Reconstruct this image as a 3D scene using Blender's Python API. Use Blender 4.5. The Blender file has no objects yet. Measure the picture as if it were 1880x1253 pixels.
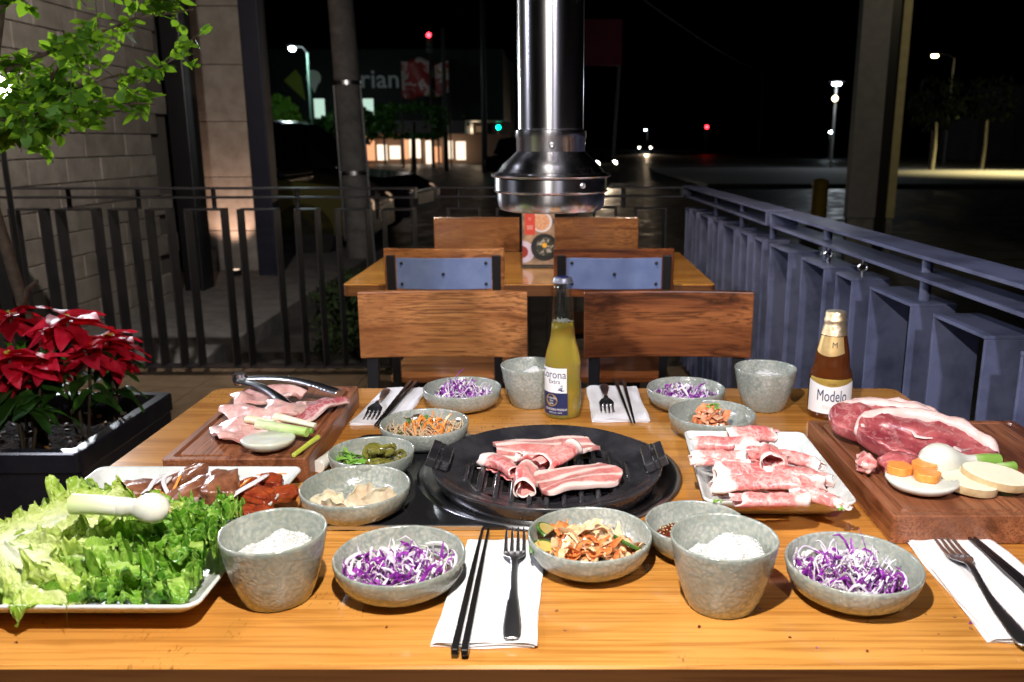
import bpy, bmesh, math, random
from mathutils import Vector, Matrix, noise, Euler

rad = math.radians
S = bpy.context.scene
COL = S.collection

# ------------------------------------------------------------------ camera, world, lamps, exposure
cam_d = bpy.data.cameras.new('camera')
cam = bpy.data.objects.new('camera', cam_d)
COL.objects.link(cam)
cam.location = (0, 0, 1.2)
cam.rotation_euler = (rad(90 - 13.22), 0, 0)
cam_d.sensor_width = 36
cam_d.lens = 29.87
cam_d.shift_x = -80 / 1880
cam_d.clip_start = 0.02
cam_d.clip_end = 600
cam_d.dof.use_dof = True
cam_d.dof.focus_distance = 1.12
cam_d.dof.aperture_fstop = 7.5
cam_d.dof.aperture_blades = 8
S.camera = cam

world = bpy.data.worlds.new('World')
S.world = world
world.use_nodes = True
wn = world.node_tree
bg = wn.nodes['Background']
sky = wn.nodes.new('ShaderNodeTexSky')
sky.sky_type = 'NISHITA'
sky.sun_disc = False
sky.sun_elevation = rad(-4)
sky.sun_rotation = rad(200)
wn.links.new(sky.outputs[0], bg.inputs[0])
bg.inputs[1].default_value = 0.006

S.view_settings.view_transform = 'Standard'
S.view_settings.look = 'None'
S.view_settings.exposure = 0.42
S.view_settings.gamma = 1
S.view_settings.use_curve_mapping = False
S.cycles.use_denoising = True
S.cycles.max_bounces = 8
S.cycles.transmission_bounces = 8
S.cycles.glossy_bounces = 4
S.cycles.diffuse_bounces = 4
S.cycles.sample_clamp_indirect = 4
S.cycles.caustics_reflective = False
S.cycles.caustics_refractive = False


def wy(y):
    """survey depth -> world depth (the first survey of the terrace came out 10 % short)"""
    return .0223 + 1.103 * y


def iwy(y):
    return (y - .0223) / 1.103


def lamp(name, kind, loc, power, color, size=0.03, target=None, spot=90, blend=0.4):
    loc = (loc[0], wy(loc[1]), loc[2])
    if target: target = (target[0], wy(target[1]), target[2])
    d = bpy.data.lights.new(name, kind)
    d.energy = power
    d.color = color
    if kind == 'AREA':
        d.shape = 'DISK'
        d.size = size
    else:
        d.shadow_soft_size = size
    if kind == 'SPOT':
        d.spot_size = rad(spot)
        d.spot_blend = blend
    o = bpy.data.objects.new(name, d)
    COL.objects.link(o)
    o.location = loc
    if target:
        o.rotation_euler = (Vector(target) - Vector(loc)).to_track_quat('-Z', 'Y').to_euler()
    return o


lamp('table_downlight', 'SPOT', (-0.06, 0.30, 1.56), 50, (1.0, 0.93, 0.85), 0.012, (-0.03, 1.15, 0.75), 155, 0.5)
lamp('left_downlight', 'SPOT', (-1.75, 0.9, 1.95), 62, (0.84, 0.86, 1.0), 0.12, (0.0, 1.2, 0.9), 100, 0.6)
lamp('rear_table_downlight', 'SPOT', (-0.1, 1.75, 2.5), 85, (1.0, 0.84, 0.62), 0.04, (-0.1, 2.7, 0.75), 85, 0.7)
lamp('terrace_downlight', 'SPOT', (0.5, -0.7, 2.2), 110, (0.90, 0.86, 1.0), 0.05, (0.3, 2.6, 0.75), 50, 0.6)
lamp('floodlight_lamp', 'SPOT', (-2.16, 3.12, 1.42), 115, (0.86, 0.93, 1.0), 0.05, (-0.9, 1.6, 1.3), 110, 0.5)
lamp('added_wall_fill', 'SPOT', (-1.5, 2.6, 2.7), 165, (1.0, 0.90, 0.82), 0.05, (-3.0, 5.0, .9), 100, 0.8)  # added fill to brighten the stone wall, no fixture modelled

# ------------------------------------------------------------------ helpers


def tag(o, label=None, cat=None, group=None, kind=None):
    if label: o['label'] = label
    if cat: o['category'] = cat
    if group: o['group'] = group
    if kind: o['kind'] = kind
    return o


def thing(name, label, cat, loc=(0, 0, 0), rz=0, group=None):
    o = bpy.data.objects.new(name, None)
    o.empty_display_size = 0.05
    COL.objects.link(o)
    o.location = (loc[0], wy(loc[1]), loc[2])
    o.rotation_euler = (0, 0, rz)
    return tag(o, label, cat, group)


def copy_tree(o, parent=None):
    c = o.copy()
    COL.objects.link(c)
    c.parent = parent
    for ch in list(o.children):
        copy_tree(ch, c)
    return c


class G:
    """collects geometry for one mesh"""
    def __init__(s):
        s.v = []; s.f = []; s.m = []; s.uv = {}

    def add(s, vs, fs, mi=0, M=None, uvs=None):
        b = len(s.v)
        for k, p in enumerate(vs):
            q = Vector(p)
            if M is not None: q = M @ q
            s.v.append(q[:])
            if uvs: s.uv[b + k] = uvs[k]
        for f in fs:
            s.f.append([b + i for i in f]); s.m.append(mi)
        return s

    def box(s, x0, x1, y0, y1, z0, z1, mi=0, M=None):
        vs = [(x, y, z) for z in (z0, z1) for y in (y0, y1) for x in (x0, x1)]
        return s.add(vs, [(0, 2, 3, 1), (4, 5, 7, 6), (0, 1, 5, 4), (2, 6, 7, 3), (0, 4, 6, 2), (1, 3, 7, 5)], mi, M)

    def tube(s, pts, rs, n=8, mi=0, M=None, flat=1.0, cap=True, up=None):
        pts = [Vector(p) for p in pts]
        if not hasattr(rs, '__len__'): rs = [rs] * len(pts)
        vs = []; fs = []
        t0 = (pts[1] - pts[0]).normalized()
        a = Vector(up) if up else (Vector((0, 0, 1)) if abs(t0.z) < .9 else Vector((1, 0, 0)))
        nrm = (a - t0 * a.dot(t0)).normalized()
        for i, p in enumerate(pts):
            t = (pts[min(i + 1, len(pts) - 1)] - pts[max(i - 1, 0)])
            if t.length < 1e-9: t = t0
            t = t.normalized()
            nrm = (nrm - t * nrm.dot(t)).normalized()
            b = t.cross(nrm)
            for k in range(n):
                an = 2 * math.pi * k / n
                vs.append(p + b * math.cos(an) * rs[i] + nrm * math.sin(an) * rs[i] * flat)
        for i in range(len(pts) - 1):
            for k in range(n):
                k2 = (k + 1) % n
                fs.append((i * n + k, i * n + k2, (i + 1) * n + k2, (i + 1) * n + k))
        if cap:
            fs.append(tuple(range(n - 1, -1, -1)))
            fs.append(tuple((len(pts) - 1) * n + k for k in range(n)))
        return s.add(vs, fs, mi, M)

    def lathe(s, prof, n=48, mi=0, M=None, wob=0, seed=0, closed=True):
        vs = []; fs = []
        for j, (r, z) in enumerate(prof):
            for k in range(n):
                a = 2 * math.pi * k / n
                w = 1 + wob * noise.noise(Vector((math.cos(a) * 1.3 + seed, math.sin(a) * 1.3, z * 30))) if wob else 1
                vs.append((r * w * math.cos(a), r * w * math.sin(a), z))
        for j in range(len(prof) - 1):
            for k in range(n):
                k2 = (k + 1) % n
                fs.append((j * n + k, j * n + k2, (j + 1) * n + k2, (j + 1) * n + k))
        if prof[0][0] > 1e-5: fs.append(tuple(range(n - 1, -1, -1))) if closed else None
        if prof[-1][0] > 1e-5 and closed: fs.append(tuple((len(prof) - 1) * n + k for k in range(n)))
        return s.add(vs, fs, mi, M)

    def grid(s, fn, nu, nv, mi=0, M=None, uvf=None, wrap=False):
        vs = []; fs = []; uvs = []
        for i in range(nu + 1):
            for j in range(nv + 1):
                u = i / nu; v = j / nv
                vs.append(fn(u, v)); uvs.append(uvf(u, v) if uvf else (u, v))
        for i in range(nu):
            for j in range(nv):
                a = i * (nv + 1) + j
                fs.append((a, a + nv + 1, a + nv + 2, a + 1))
        return s.add(vs, fs, mi, M, uvs)

    def prism(s, poly, z0, z1, mi=0, M=None):
        n = len(poly)
        vs = [(x, y, z0) for x, y in poly] + [(x, y, z1) for x, y in poly]
        fs = [tuple(range(n - 1, -1, -1)), tuple(range(n, 2 * n))]
        fs += [(k, (k + 1) % n, n + (k + 1) % n, n + k) for k in range(n)]
        return s.add(vs, fs, mi, M)

    def loops(s, loops, mi=0, M=None, cap0=True, cap1=True):
        n = len(loops[0]); vs = [p for l in loops for p in l]; fs = []
        for j in range(len(loops) - 1):
            for k in range(n):
                k2 = (k + 1) % n
                fs.append((j * n + k, j * n + k2, (j + 1) * n + k2, (j + 1) * n + k))
        if cap0: fs.append(tuple(range(n - 1, -1, -1)))
        if cap1: fs.append(tuple((len(loops) - 1) * n + k for k in range(n)))
        return s.add(vs, fs, mi, M)

    def blob(s, rx, ry, rz, seed=0, amp=.15, freq=2.0, sub=3, mi=0, M=None, floor=None):
        bm = bmesh.new()
        bmesh.ops.create_icosphere(bm, subdivisions=sub, radius=1)
        vs = []; uvs = []
        for v in bm.verts:
            p = v.co
            d = 1 + amp * noise.fractal(p * freq + Vector((seed * 7.1, seed * 3.3, seed)), 1.0, 2.0, 3)
            q = Vector((p.x * rx * d, p.y * ry * d, p.z * rz * d))
            if floor is not None and q.z < floor: q.z = floor + (q.z - floor) * .08
            vs.append(q); uvs.append((math.atan2(p.y, p.x) / 6.283 + .5, math.hypot(p.x, p.y)))
        fs = [[v.index for v in f.verts] for f in bm.faces]
        bm.free()
        return s.add(vs, fs, mi, M, uvs)

    def obj(s, name, mats, parent=None, smooth=True, bevel=0, bseg=2, solid=0, loc=None, rot=None, sharp=40, sub=0):
        me = bpy.data.meshes.new(name)
        me.from_pydata(s.v, [], s.f)
        if not isinstance(mats, (list, tuple)): mats = [mats]
        for m in mats: me.materials.append(m)
        if len(mats) > 1: me.polygons.foreach_set('material_index', s.m)
        if s.uv:
            uvl = me.uv_layers.new(name='UVMap')
            data = []
            for l in me.loops: data += list(s.uv.get(l.vertex_index, (0, 0)))
            uvl.data.foreach_set('uv', data)
        me.validate(); me.update()
        if smooth:
            me.polygons.foreach_set('use_smooth', [True] * len(me.polygons))
            if sharp: me.set_sharp_from_angle(angle=rad(sharp))
        o = bpy.data.objects.new(name, me)
        COL.objects.link(o)
        o.parent = parent
        if loc: o.location = loc if parent else (loc[0], wy(loc[1]), loc[2])
        if rot: o.rotation_euler = rot
        if solid:
            md = o.modifiers.new('solid', 'SOLIDIFY'); md.thickness = solid; md.offset = 0
        if sub:
            md = o.modifiers.new('sub', 'SUBSURF'); md.levels = sub; md.render_levels = sub
        if bevel:
            md = o.modifiers.new('bevel', 'BEVEL'); md.width = bevel; md.segments = bseg
            md.limit_method = 'ANGLE'; md.angle_limit = rad(50)
        return o


def T(x=0, y=0, z=0, rx=0, ry=0, rz=0, s=None):
    m = Matrix.Translation((x, y, z)) @ Euler((rx, ry, rz)).to_matrix().to_4x4()
    if s: m = m @ Matrix.Diagonal((*s, 1))
    return m


def rrect(x0, x1, y0, y1, r, z=0, n=5):
    out = []
    for cx, cy, a0 in ((x1 - r, y0 + r, -90), (x1 - r, y1 - r, 0), (x0 + r, y1 - r, 90), (x0 + r, y0 + r, 180)):
        for k in range(n + 1):
            a = rad(a0 + 90 * k / n)
            out.append((cx + r * math.cos(a), cy + r * math.sin(a), z))
    return out


# ------------------------------------------------------------------ materials
def nt(name):
    m = bpy.data.materials.new(name)
    m.use_nodes = True
    t = m.node_tree
    b = t.nodes['Principled BSDF']
    return m, t, b


def coords(t, scale=(1, 1, 1), uv=False, rnd=True, w=17.0):
    tc = t.nodes.new('ShaderNodeTexCoord')
    mp = t.nodes.new('ShaderNodeMapping')
    mp.inputs['Scale'].default_value = scale
    t.links.new(tc.outputs['UV' if uv else 'Object'], mp.inputs['Vector'])
    if rnd:
        oi = t.nodes.new('ShaderNodeObjectInfo')
        mu = t.nodes.new('ShaderNodeMath'); mu.operation = 'MULTIPLY'; mu.inputs[1].default_value = w
        t.links.new(oi.outputs['Random'], mu.inputs[0])
        t.links.new(mu.outputs[0], mp.inputs['Location'])
    return mp.outputs['Vector']


def tnoise(t, vec, scale, detail=4, rough=.55, dist=0):
    n = t.nodes.new('ShaderNodeTexNoise')
    n.inputs['Scale'].default_value = scale
    n.inputs['Detail'].default_value = detail
    n.inputs['Roughness'].default_value = rough
    n.inputs['Distortion'].default_value = dist
    t.links.new(vec, n.inputs['Vector'])
    return n.outputs['Fac']


def ramp(t, fac, stops):
    r = t.nodes.new('ShaderNodeValToRGB')
    e = r.color_ramp.elements
    while len(e) < len(stops): e.new(0.5)
    for k, (p, c) in enumerate(stops):
        e[k].position = p
        e[k].color = (c[0], c[1], c[2], 1) if hasattr(c, '__len__') else (c, c, c, 1)
    t.links.new(fac, r.inputs[0])
    return r.outputs[0]


def mixc(t, fac, a, b, mode='MIX'):
    m = t.nodes.new('ShaderNodeMix'); m.data_type = 'RGBA'; m.blend_type = mode
    for s, k in ((fac, 0), (a, 6), (b, 7)):
        if hasattr(s, 'links') or hasattr(s, 'is_linked'): t.links.new(s, m.inputs[k])
        elif hasattr(s, '__len__'): m.inputs[k].default_value = (*s[:3], 1)
        else: m.inputs[k].default_value = s
    return m.outputs[2]


def mth(t, op, a, b=None, c=None):
    m = t.nodes.new('ShaderNodeMath'); m.operation = op
    for k, s in enumerate((a, b, c)):
        if s is None: continue
        if hasattr(s, 'is_linked'): t.links.new(s, m.inputs[k])
        else: m.inputs[k].default_value = s
    return m.outputs[0]


def bump(t, b, h, strength=.3, dist=.001, prev=None):
    n = t.nodes.new('ShaderNodeBump')
    n.inputs['Strength'].default_value = strength
    n.inputs['Distance'].default_value = dist
    t.links.new(h, n.inputs['Height'])
    if prev: t.links.new(prev, n.inputs['Normal'])
    t.links.new(n.outputs[0], b.inputs['Normal'])
    return n.outputs[0]


def simple(name, c1, c2=None, ns=30, lo=.35, hi=.65, rough=.5, rough2=None, metal=0, coat=0, bs=0, bst=.3, bd=.001,
           sss=0, sssr=(.01, .005, .003), trans=0, ior=1.45, stretch=(1, 1, 1), emit=None, es=0, dist=0, spec=.5):
    m, t, b = nt(name)
    b.inputs['Base Color'].default_value = (*c1, 1)
    b.inputs['Roughness'].default_value = rough
    b.inputs['Metallic'].default_value = metal
    b.inputs['Coat Weight'].default_value = coat
    b.inputs['Coat Roughness'].default_value = .08
    b.inputs['IOR'].default_value = ior
    b.inputs['Specular IOR Level'].default_value = spec
    b.inputs['Transmission Weight'].default_value = trans
    if sss:
        b.inputs['Subsurface Weight'].default_value = sss
        b.inputs['Subsurface Radius'].default_value = sssr
        b.inputs['Subsurface Scale'].default_value = 1
    if emit:
        b.inputs['Emission Color'].default_value = (*emit, 1)
        b.inputs['Emission Strength'].default_value = es
    if c2 or bs or rough2 is not None:
        v = coords(t, stretch)
        if c2 or rough2 is not None:
            f = tnoise(t, v, ns, 5, .6, dist)
            if c2: t.links.new(ramp(t, f, [(lo, c1), (hi, c2)]), b.inputs['Base Color'])
            if rough2 is not None:
                t.links.new(ramp(t, f, [(lo, rough), (hi, rough2)]), b.inputs['Roughness'])
        if bs: bump(t, b, tnoise(t, v, bs, 4), bst, bd)
    return m


def wood(name, dark, mid, light, axis=0, rough=.35, coat=0, scale=1.0, ring=10, knots=True, scratch=False, patch=.5):
    m, t, b = nt(name)
    sc = [9 * scale] * 3; sc[axis] = .9 * scale
    v = coords(t, sc, w=9)
    f = tnoise(t, v, 1.0, 5, .55, .7)
    r = mth(t, 'PINGPONG', mth(t, 'MULTIPLY', f, ring), 1.0)
    sc2 = [170 * scale] * 3; sc2[axis] = 5 * scale
    fine = tnoise(t, coords(t, sc2), 1.0, 3, .6)
    big = tnoise(t, coords(t, [2.6 * scale if k != axis else 1.1 * scale for k in range(3)]), 1.5, 4)
    c = ramp(t, r, [(0.0, dark), (.22, mid), (1.0, light)])
    sc3 = [105 * scale] * 3; sc3[axis] = 2.2 * scale
    mid_streak = tnoise(t, coords(t, sc3), 1.0, 4, .65)
    c = mixc(t, ramp(t, fine, [(.38, .75), (.52, 0.0)]), c, dark)
    c = mixc(t, ramp(t, mid_streak, [(.36, .40), (.52, 0.0)]), c, [(p + q) / 2 for p, q in zip(dark, mid)])
    c = mixc(t, ramp(t, big, [(.36, patch), (.60, 0.0)]), c, [k * .75 for k in mid])
    if scratch:
        w = coords(t, (1, 1, 1), rnd=False)
        msk = ramp(t, tnoise(t, w, 7, 3, .7), [(.55, 0.0), (.62, 1.0)])
        hv = t.nodes.new('ShaderNodeMapping'); hv.inputs['Rotation'].default_value = (0, 0, rad(24))
        hv.inputs['Scale'].default_value = (420, 90, 1)
        t.links.new(w, hv.inputs['Vector'])
        ht = ramp(t, tnoise(t, hv.outputs[0], 1.0, 2, .6), [(.30, 1.0), (.40, 0.0)])
        c = mixc(t, mth(t, 'MULTIPLY', mth(t, 'MULTIPLY', msk, ht), .75), c, [k * .35 for k in dark])
        mk2 = ramp(t, tnoise(t, w, 3.1, 2), [(.56, 0.0), (.7, .35)])
        c = mixc(t, mk2, c, [min(1, k * 1.25) for k in light])
    t.links.new(c, b.inputs['Base Color'])
    b.inputs['Roughness'].default_value = rough
    if coat:
        b.inputs['Coat Weight'].default_value = coat
        b.inputs['Coat Roughness'].default_value = .09
    bump(t, b, mth(t, 'ADD', mth(t, 'MULTIPLY', fine, .6), mth(t, 'MULTIPLY', r, .4)), .12, .0008)
    return m


def ceramic(name):
    m, t, b = nt(name)
    v = coords(t, (1, 1, 1))
    vo = t.nodes.new('ShaderNodeTexVoronoi'); vo.feature = 'SMOOTH_F1'
    vo.inputs['Scale'].default_value = 250; vo.inputs['Randomness'].default_value = 1
    ds = t.nodes.new('ShaderNodeVectorMath'); ds.operation = 'ADD'
    nz = t.nodes.new('ShaderNodeTexNoise'); nz.inputs['Scale'].default_value = 60
    t.links.new(v, nz.inputs['Vector'])
    scv = t.nodes.new('ShaderNodeVectorMath'); scv.operation = 'SCALE'; scv.inputs['Scale'].default_value = .012
    t.links.new(nz.outputs['Color'], scv.inputs[0])
    t.links.new(v, ds.inputs[0]); t.links.new(scv.outputs[0], ds.inputs[1])
    t.links.new(ds.outputs[0], vo.inputs['Vector'])
    d = vo.outputs['Distance']
    f = tnoise(t, v, 14, 5, .6)
    c = ramp(t, f, [(.3, (.22, .235, .195)), (.5, (.34, .35, .30)), (.72, (.52, .525, .47))])
    c = mixc(t, ramp(t, d, [(.15, .0), (.70, .7)]), c, (.17, .22, .21))
    f3 = tnoise(t, v, 31, 3, .7)
    c = mixc(t, ramp(t, f3, [(.58, 0.0), (.75, .5)]), c, (.30, .27, .20))
    t.links.new(c, b.inputs['Base Color'])
    b.inputs['Roughness'].default_value = .22
    b.inputs['Coat Weight'].default_value = .35
    b.inputs['Coat Roughness'].default_value = .1
    bump(t, b, d, .45, .0011)
    return m


def leafmat(name, c1, c2, tr, tcol, ns=60, rough=.35, vein=True):
    m, t, b = nt(name)
    v = coords(t)
    f = tnoise(t, v, ns, 3)
    c = ramp(t, f, [(.35, c1), (.65, c2)])
    oi = t.nodes.new('ShaderNodeObjectInfo')
    c = mixc(t, mth(t, 'MULTIPLY', oi.outputs['Random'], .85), c, [k * .35 for k in c1])
    t.links.new(c, b.inputs['Base Color'])
    b.inputs['Roughness'].default_value = rough + .12
    b.inputs['Specular IOR Level'].default_value = .22
    tl = t.nodes.new('ShaderNodeBsdfTranslucent')
    tl.inputs[0].default_value = (*tcol, 1)
    mx = t.nodes.new('ShaderNodeMixShader'); mx.inputs[0].default_value = tr
    out = t.nodes['Material Output']
    t.links.new(b.outputs[0], mx.inputs[1]); t.links.new(tl.outputs[0], mx.inputs[2])
    t.links.new(mx.outputs[0], out.inputs[0])
    if vein: bump(t, b, tnoise(t, v, 300, 2), .3, .0006)
    return m


def lettucemat(name, white, mid, edge, tipdark):
    m, t, b = nt(name)
    tc = t.nodes.new('ShaderNodeTexCoord')
    sp = t.nodes.new('ShaderNodeSeparateXYZ'); t.links.new(tc.outputs['UV'], sp.inputs[0])
    u, v = sp.outputs[0], sp.outputs[1]
    ob = coords(t)
    n = tnoise(t, ob, 55, 4)
    n2 = tnoise(t, ob, 16, 3)
    # fan of ribs: u along the leaf, v across (0 on the rib)
    g = mth(t, 'ADD', mth(t, 'MULTIPLY', u, .60), mth(t, 'MULTIPLY', mth(t, 'POWER', v, .7), .50))
    g = mth(t, 'ADD', g, mth(t, 'MULTIPLY', mth(t, 'SUBTRACT', n2, .5), .30))
    c = ramp(t, g, [(.30, white), (.52, mid), (.80, edge), (1.0, tipdark)])
    w = t.nodes.new('ShaderNodeTexVoronoi'); w.feature = 'DISTANCE_TO_EDGE'
    w.inputs['Scale'].default_value = 46
    wd = t.nodes.new('ShaderNodeTexNoise'); wd.inputs['Scale'].default_value = 35
    t.links.new(ob, wd.inputs['Vector'])
    t.links.new(mixc(t, .12, ob, wd.outputs['Color'], 'ADD'), w.inputs['Vector'])
    vein = ramp(t, w.outputs['Distance'], [(0.0, .55), (.10, 0.0)])
    c = mixc(t, vein, c, [min(1, k * 1.15 + .03) for k in mid])
    t.links.new(c, b.inputs['Base Color'])
    b.inputs['Roughness'].default_value = .28
    bump(t, b, mth(t, 'ADD', mth(t, 'MULTIPLY', n, .5), mth(t, 'MULTIPLY', w.outputs['Distance'], 1.5)), .7, .002)
    tl = t.nodes.new('ShaderNodeBsdfTranslucent')
    t.links.new(mixc(t, .4, c, (.45, .62, .05)), tl.inputs[0])
    mx = t.nodes.new('ShaderNodeMixShader'); mx.inputs[0].default_value = .32
    out = t.nodes['Material Output']
    t.links.new(b.outputs[0], mx.inputs[1]); t.links.new(tl.outputs[0], mx.inputs[2])
    t.links.new(mx.outputs[0], out.inputs[0])
    return m


def meatmat(name, red1, red2, fat, stripes, scale=(1, 1, 1), ns=3.0, thin=(.5, .56), rough=.32, marble=.5, wob=.12, jit=.0):
    """raw meat: stripes = [(position, value)] along UV.x, 1 = fat; marbling on top"""
    m, t, b = nt(name)
    v = coords(t, scale, uv=True)
    tc = t.nodes.new('ShaderNodeTexCoord')
    sp = t.nodes.new('ShaderNodeSeparateXYZ'); t.links.new(tc.outputs['UV'], sp.inputs[0])
    n = tnoise(t, v, ns, 4, .55, .4)
    oi2 = t.nodes.new('ShaderNodeObjectInfo')
    x = mth(t, 'ADD', sp.outputs[0], mth(t, 'MULTIPLY', mth(t, 'SUBTRACT', n, .5), wob * 2))
    x = mth(t, 'ADD', x, mth(t, 'MULTIPLY', mth(t, 'SUBTRACT', oi2.outputs['Random'], .5), jit))
    mask = ramp(t, x, [(p, val) for p, val in stripes])
    ob = coords(t)
    n2 = tnoise(t, ob, 70, 4, .6, 1.2)
    red = ramp(t, tnoise(t, ob, 28, 4, .6), [(.35, red1), (.65, red2)])
    mb = ramp(t, n2, [(thin[0] - .04, 0.0), ((thin[0] + thin[1]) / 2, marble), (thin[1] + .04, 0.0)])
    red = mixc(t, mb, red, fat)
    c = mixc(t, mask, red, fat)
    t.links.new(c, b.inputs['Base Color'])
    b.inputs['Roughness'].default_value = rough
    b.inputs['Subsurface Weight'].default_value = .12
    b.inputs['Subsurface Radius'].default_value = (.006, .002, .0015)
    b.inputs['Subsurface Scale'].default_value = 1
    b.inputs['Coat Weight'].default_value = .2
    b.inputs['Coat Roughness'].default_value = .15
    bump(t, b, mth(t, 'ADD', n2, tnoise(t, ob, 260, 3)), .35, .0012)
    return m


MT = {}
MT['table'] = wood('table_wood', (.36, .135, .024), (.58, .25, .048), (.70, .34, .080), 0, .24, .55, 1.0, 5, scratch=True, patch=.3)
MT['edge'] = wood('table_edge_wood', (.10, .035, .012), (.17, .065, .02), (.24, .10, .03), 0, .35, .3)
MT['chair'] = wood('chair_wood', (.09, .028, .010), (.36, .13, .040), (.62, .27, .09), 0, .33, .3, 1.5, 7, patch=.8)
MT['chair2'] = wood('chair_wood_dark', (.05, .016, .007), (.24, .072, .024), (.48, .17, .055), 0, .28, .4, 1.3, 5, patch=.9)
MT['walnut'] = wood('board_wood', (.060, .018, .008), (.22, .072, .030), (.40, .155, .070), 1, .40, .1, 2.2, 6, patch=.7)
MT['ceramic'] = ceramic('speckled_celadon_glaze')
MT['plate'] = simple('pale_plate_glaze', (.60, .64, .62), (.76, .78, .76), 22, rough=.18, coat=.4, bs=110, bst=.5, bd=.003)
MT['black_steel'] = simple('black_painted_steel', (.012, .012, .013), rough=.38, bs=200, bst=.1)
MT['blue_steel'] = simple('slate_blue_paint', (.050, .058, .105), (.110, .124, .212), 9, lo=.3, hi=.55, rough2=.5, rough=.38, bs=160, bst=.25, bd=.0008)
MT['pale_blue'] = simple('pale_blue_painted_plate', (.15, .21, .42), (.20, .27, .50), 14, rough=.42, bs=300, bst=.2)
MT['iron'] = simple('dark_iron_paint', (.014, .013, .016), (.026, .023, .026), 8, rough=.42)  # also on the back railings, where the dark colour holds their shade
MT['chrome'] = simple('brushed_stainless', (.66, .65, .67), (.52, .51, .54), 40, rough=.17, rough2=.28, metal=1, stretch=(1, 1, .04), bs=60, bst=.06)
_b = MT['chrome'].node_tree.nodes['Principled BSDF']
_tg = MT['chrome'].node_tree.nodes.new('ShaderNodeTangent'); _tg.direction_type = 'RADIAL'; _tg.axis = 'Z'
_b.inputs['Anisotropic'].default_value = .8; _b.inputs['Anisotropic Rotation'].default_value = .25
MT['chrome'].node_tree.links.new(_tg.outputs[0], _b.inputs['Tangent'])
MT['steel'] = simple('polished_cutlery_steel', (.66, .66, .68), rough=.30, metal=1)
MT['tong'] = simple('tong_steel', (.66, .66, .70), rough=.26, metal=1)
MT['cast'] = simple('coated_cast_iron', (.018, .018, .021), (.035, .034, .038), 25, rough=.20, rough2=.32, coat=.3, bs=420, bst=.25, bd=.0005, spec=.6)
MT['cast_dark'] = simple('matte_black_disc', (.004, .004, .004), rough=.7)
MT['panel'] = simple('dark_glossy_panel', (.02, .02, .022), rough=.12, metal=.3, coat=.5)
MT['napkin'] = simple('white_paper_napkin', (.76, .75, .77), (.83, .82, .83), 40, rough=.9, bs=700, bst=.35, bd=.0006)
MT['chopstick'] = simple('black_lacquer', (.012, .011, .012), rough=.22, coat=.4)
MT['rice'] = simple('cooked_rice', (.84, .83, .79), (.90, .89, .86), 200, rough=.35, sss=.5, sssr=(.008, .007, .006))
MT['purple'] = simple('purple_cabbage', (.13, .010, .19), (.34, .05, .42), 150, rough=.3, coat=.2)
MT['lilac'] = simple('pale_cabbage_rib', (.72, .60, .76), (.84, .78, .86), 90, rough=.3, sss=.15)
MT['shred'] = simple('white_cabbage_shred', (.80, .78, .72), (.86, .84, .80), 90, rough=.35, sss=.15)
MT['dressing'] = simple('brown_soy_dressing', (.10, .03, .012), rough=.06, coat=.6)
MT['noodle'] = simple('glassy_noodle', (.50, .33, .19), (.62, .46, .30), 60, rough=.12, sss=.3, coat=.4)
MT['carrot'] = simple('carrot_orange', (.80, .25, .04), (.85, .33, .07), 90, rough=.3, sss=.1, bs=300)
MT['green'] = simple('cooked_green', (.035, .10, .015), (.10, .22, .03), 80, rough=.25, coat=.3)
MT['scallion'] = simple('scallion_green', (.14, .34, .04), (.25, .45, .08), 60, rough=.3, coat=.2)
MT['mush'] = simple('dark_mushroom', (.03, .022, .02), (.07, .05, .04), 80, rough=.25, coat=.3)
MT['pepper'] = simple('pickled_pepper', (.12, .12, .02), (.24, .22, .05), 70, rough=.16, coat=.5, sss=.1)
MT['seed'] = simple('pale_seed', (.62, .52, .25), rough=.3)
MT['brine'] = simple('amber_brine', (.22, .15, .04), rough=.06, coat=.5)
MT['dumpling'] = simple('steamed_dumpling_skin', (.60, .46, .30), (.80, .70, .54), 38, rough=.22, sss=.35, coat=.4, bs=110, bst=.5, bd=.002)
MT['onionstrip'] = simple('seasoned_onion', (.78, .47, .24), (.80, .62, .40), 70, rough=.22, sss=.2, coat=.35)
MT['redstrip'] = simple('chilli_coated_strip', (.52, .12, .03), (.72, .30, .10), 120, rough=.22, sss=.1, coat=.35)
MT['zucchini'] = simple('zucchini_flesh', (.55, .40, .10), (.62, .50, .16), 60, rough=.22, coat=.3)
MT['paste'] = simple('chilli_paste', (.16, .022, .008), (.08, .012, .006), 160, rough=.12, coat=.6, bs=260, bst=.8, bd=.002)
MT['kimchi'] = simple('kimchi_leaf', (.60, .16, .06), (.74, .33, .16), 90, rough=.2, coat=.4, sss=.1, bs=160)
MT['kimchi_white'] = simple('kimchi_stem', (.72, .46, .30), (.70, .30, .16), 60, rough=.2, coat=.4)
MT['glaze_meat'] = simple('braised_rib_meat', (.12, .035, .018), (.30, .12, .06), 50, rough=.3, coat=.35, bs=120, bst=.6, bd=.0018, spec=.5)
MT['red_meat'] = simple('red_glazed_chicken', (.16, .018, .008), (.38, .07, .02), 45, rough=.2, coat=.5, bs=130, bst=.6, bd=.0015)
MT['onionwhite'] = simple('white_onion_flesh', (.60, .62, .52), (.70, .71, .64), 30, rough=.25, sss=.25, coat=.25)
MT['onionring'] = simple('sliced_onion_strip', (.78, .72, .74), rough=.2, sss=.3, coat=.3)
MT['potato'] = simple('potato_flesh', (.80, .72, .52), (.85, .78, .60), 40, rough=.35, sss=.15)
MT['potato_skin'] = simple('potato_skin', (.42, .28, .13), (.60, .46, .26), 60, rough=.5)
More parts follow.
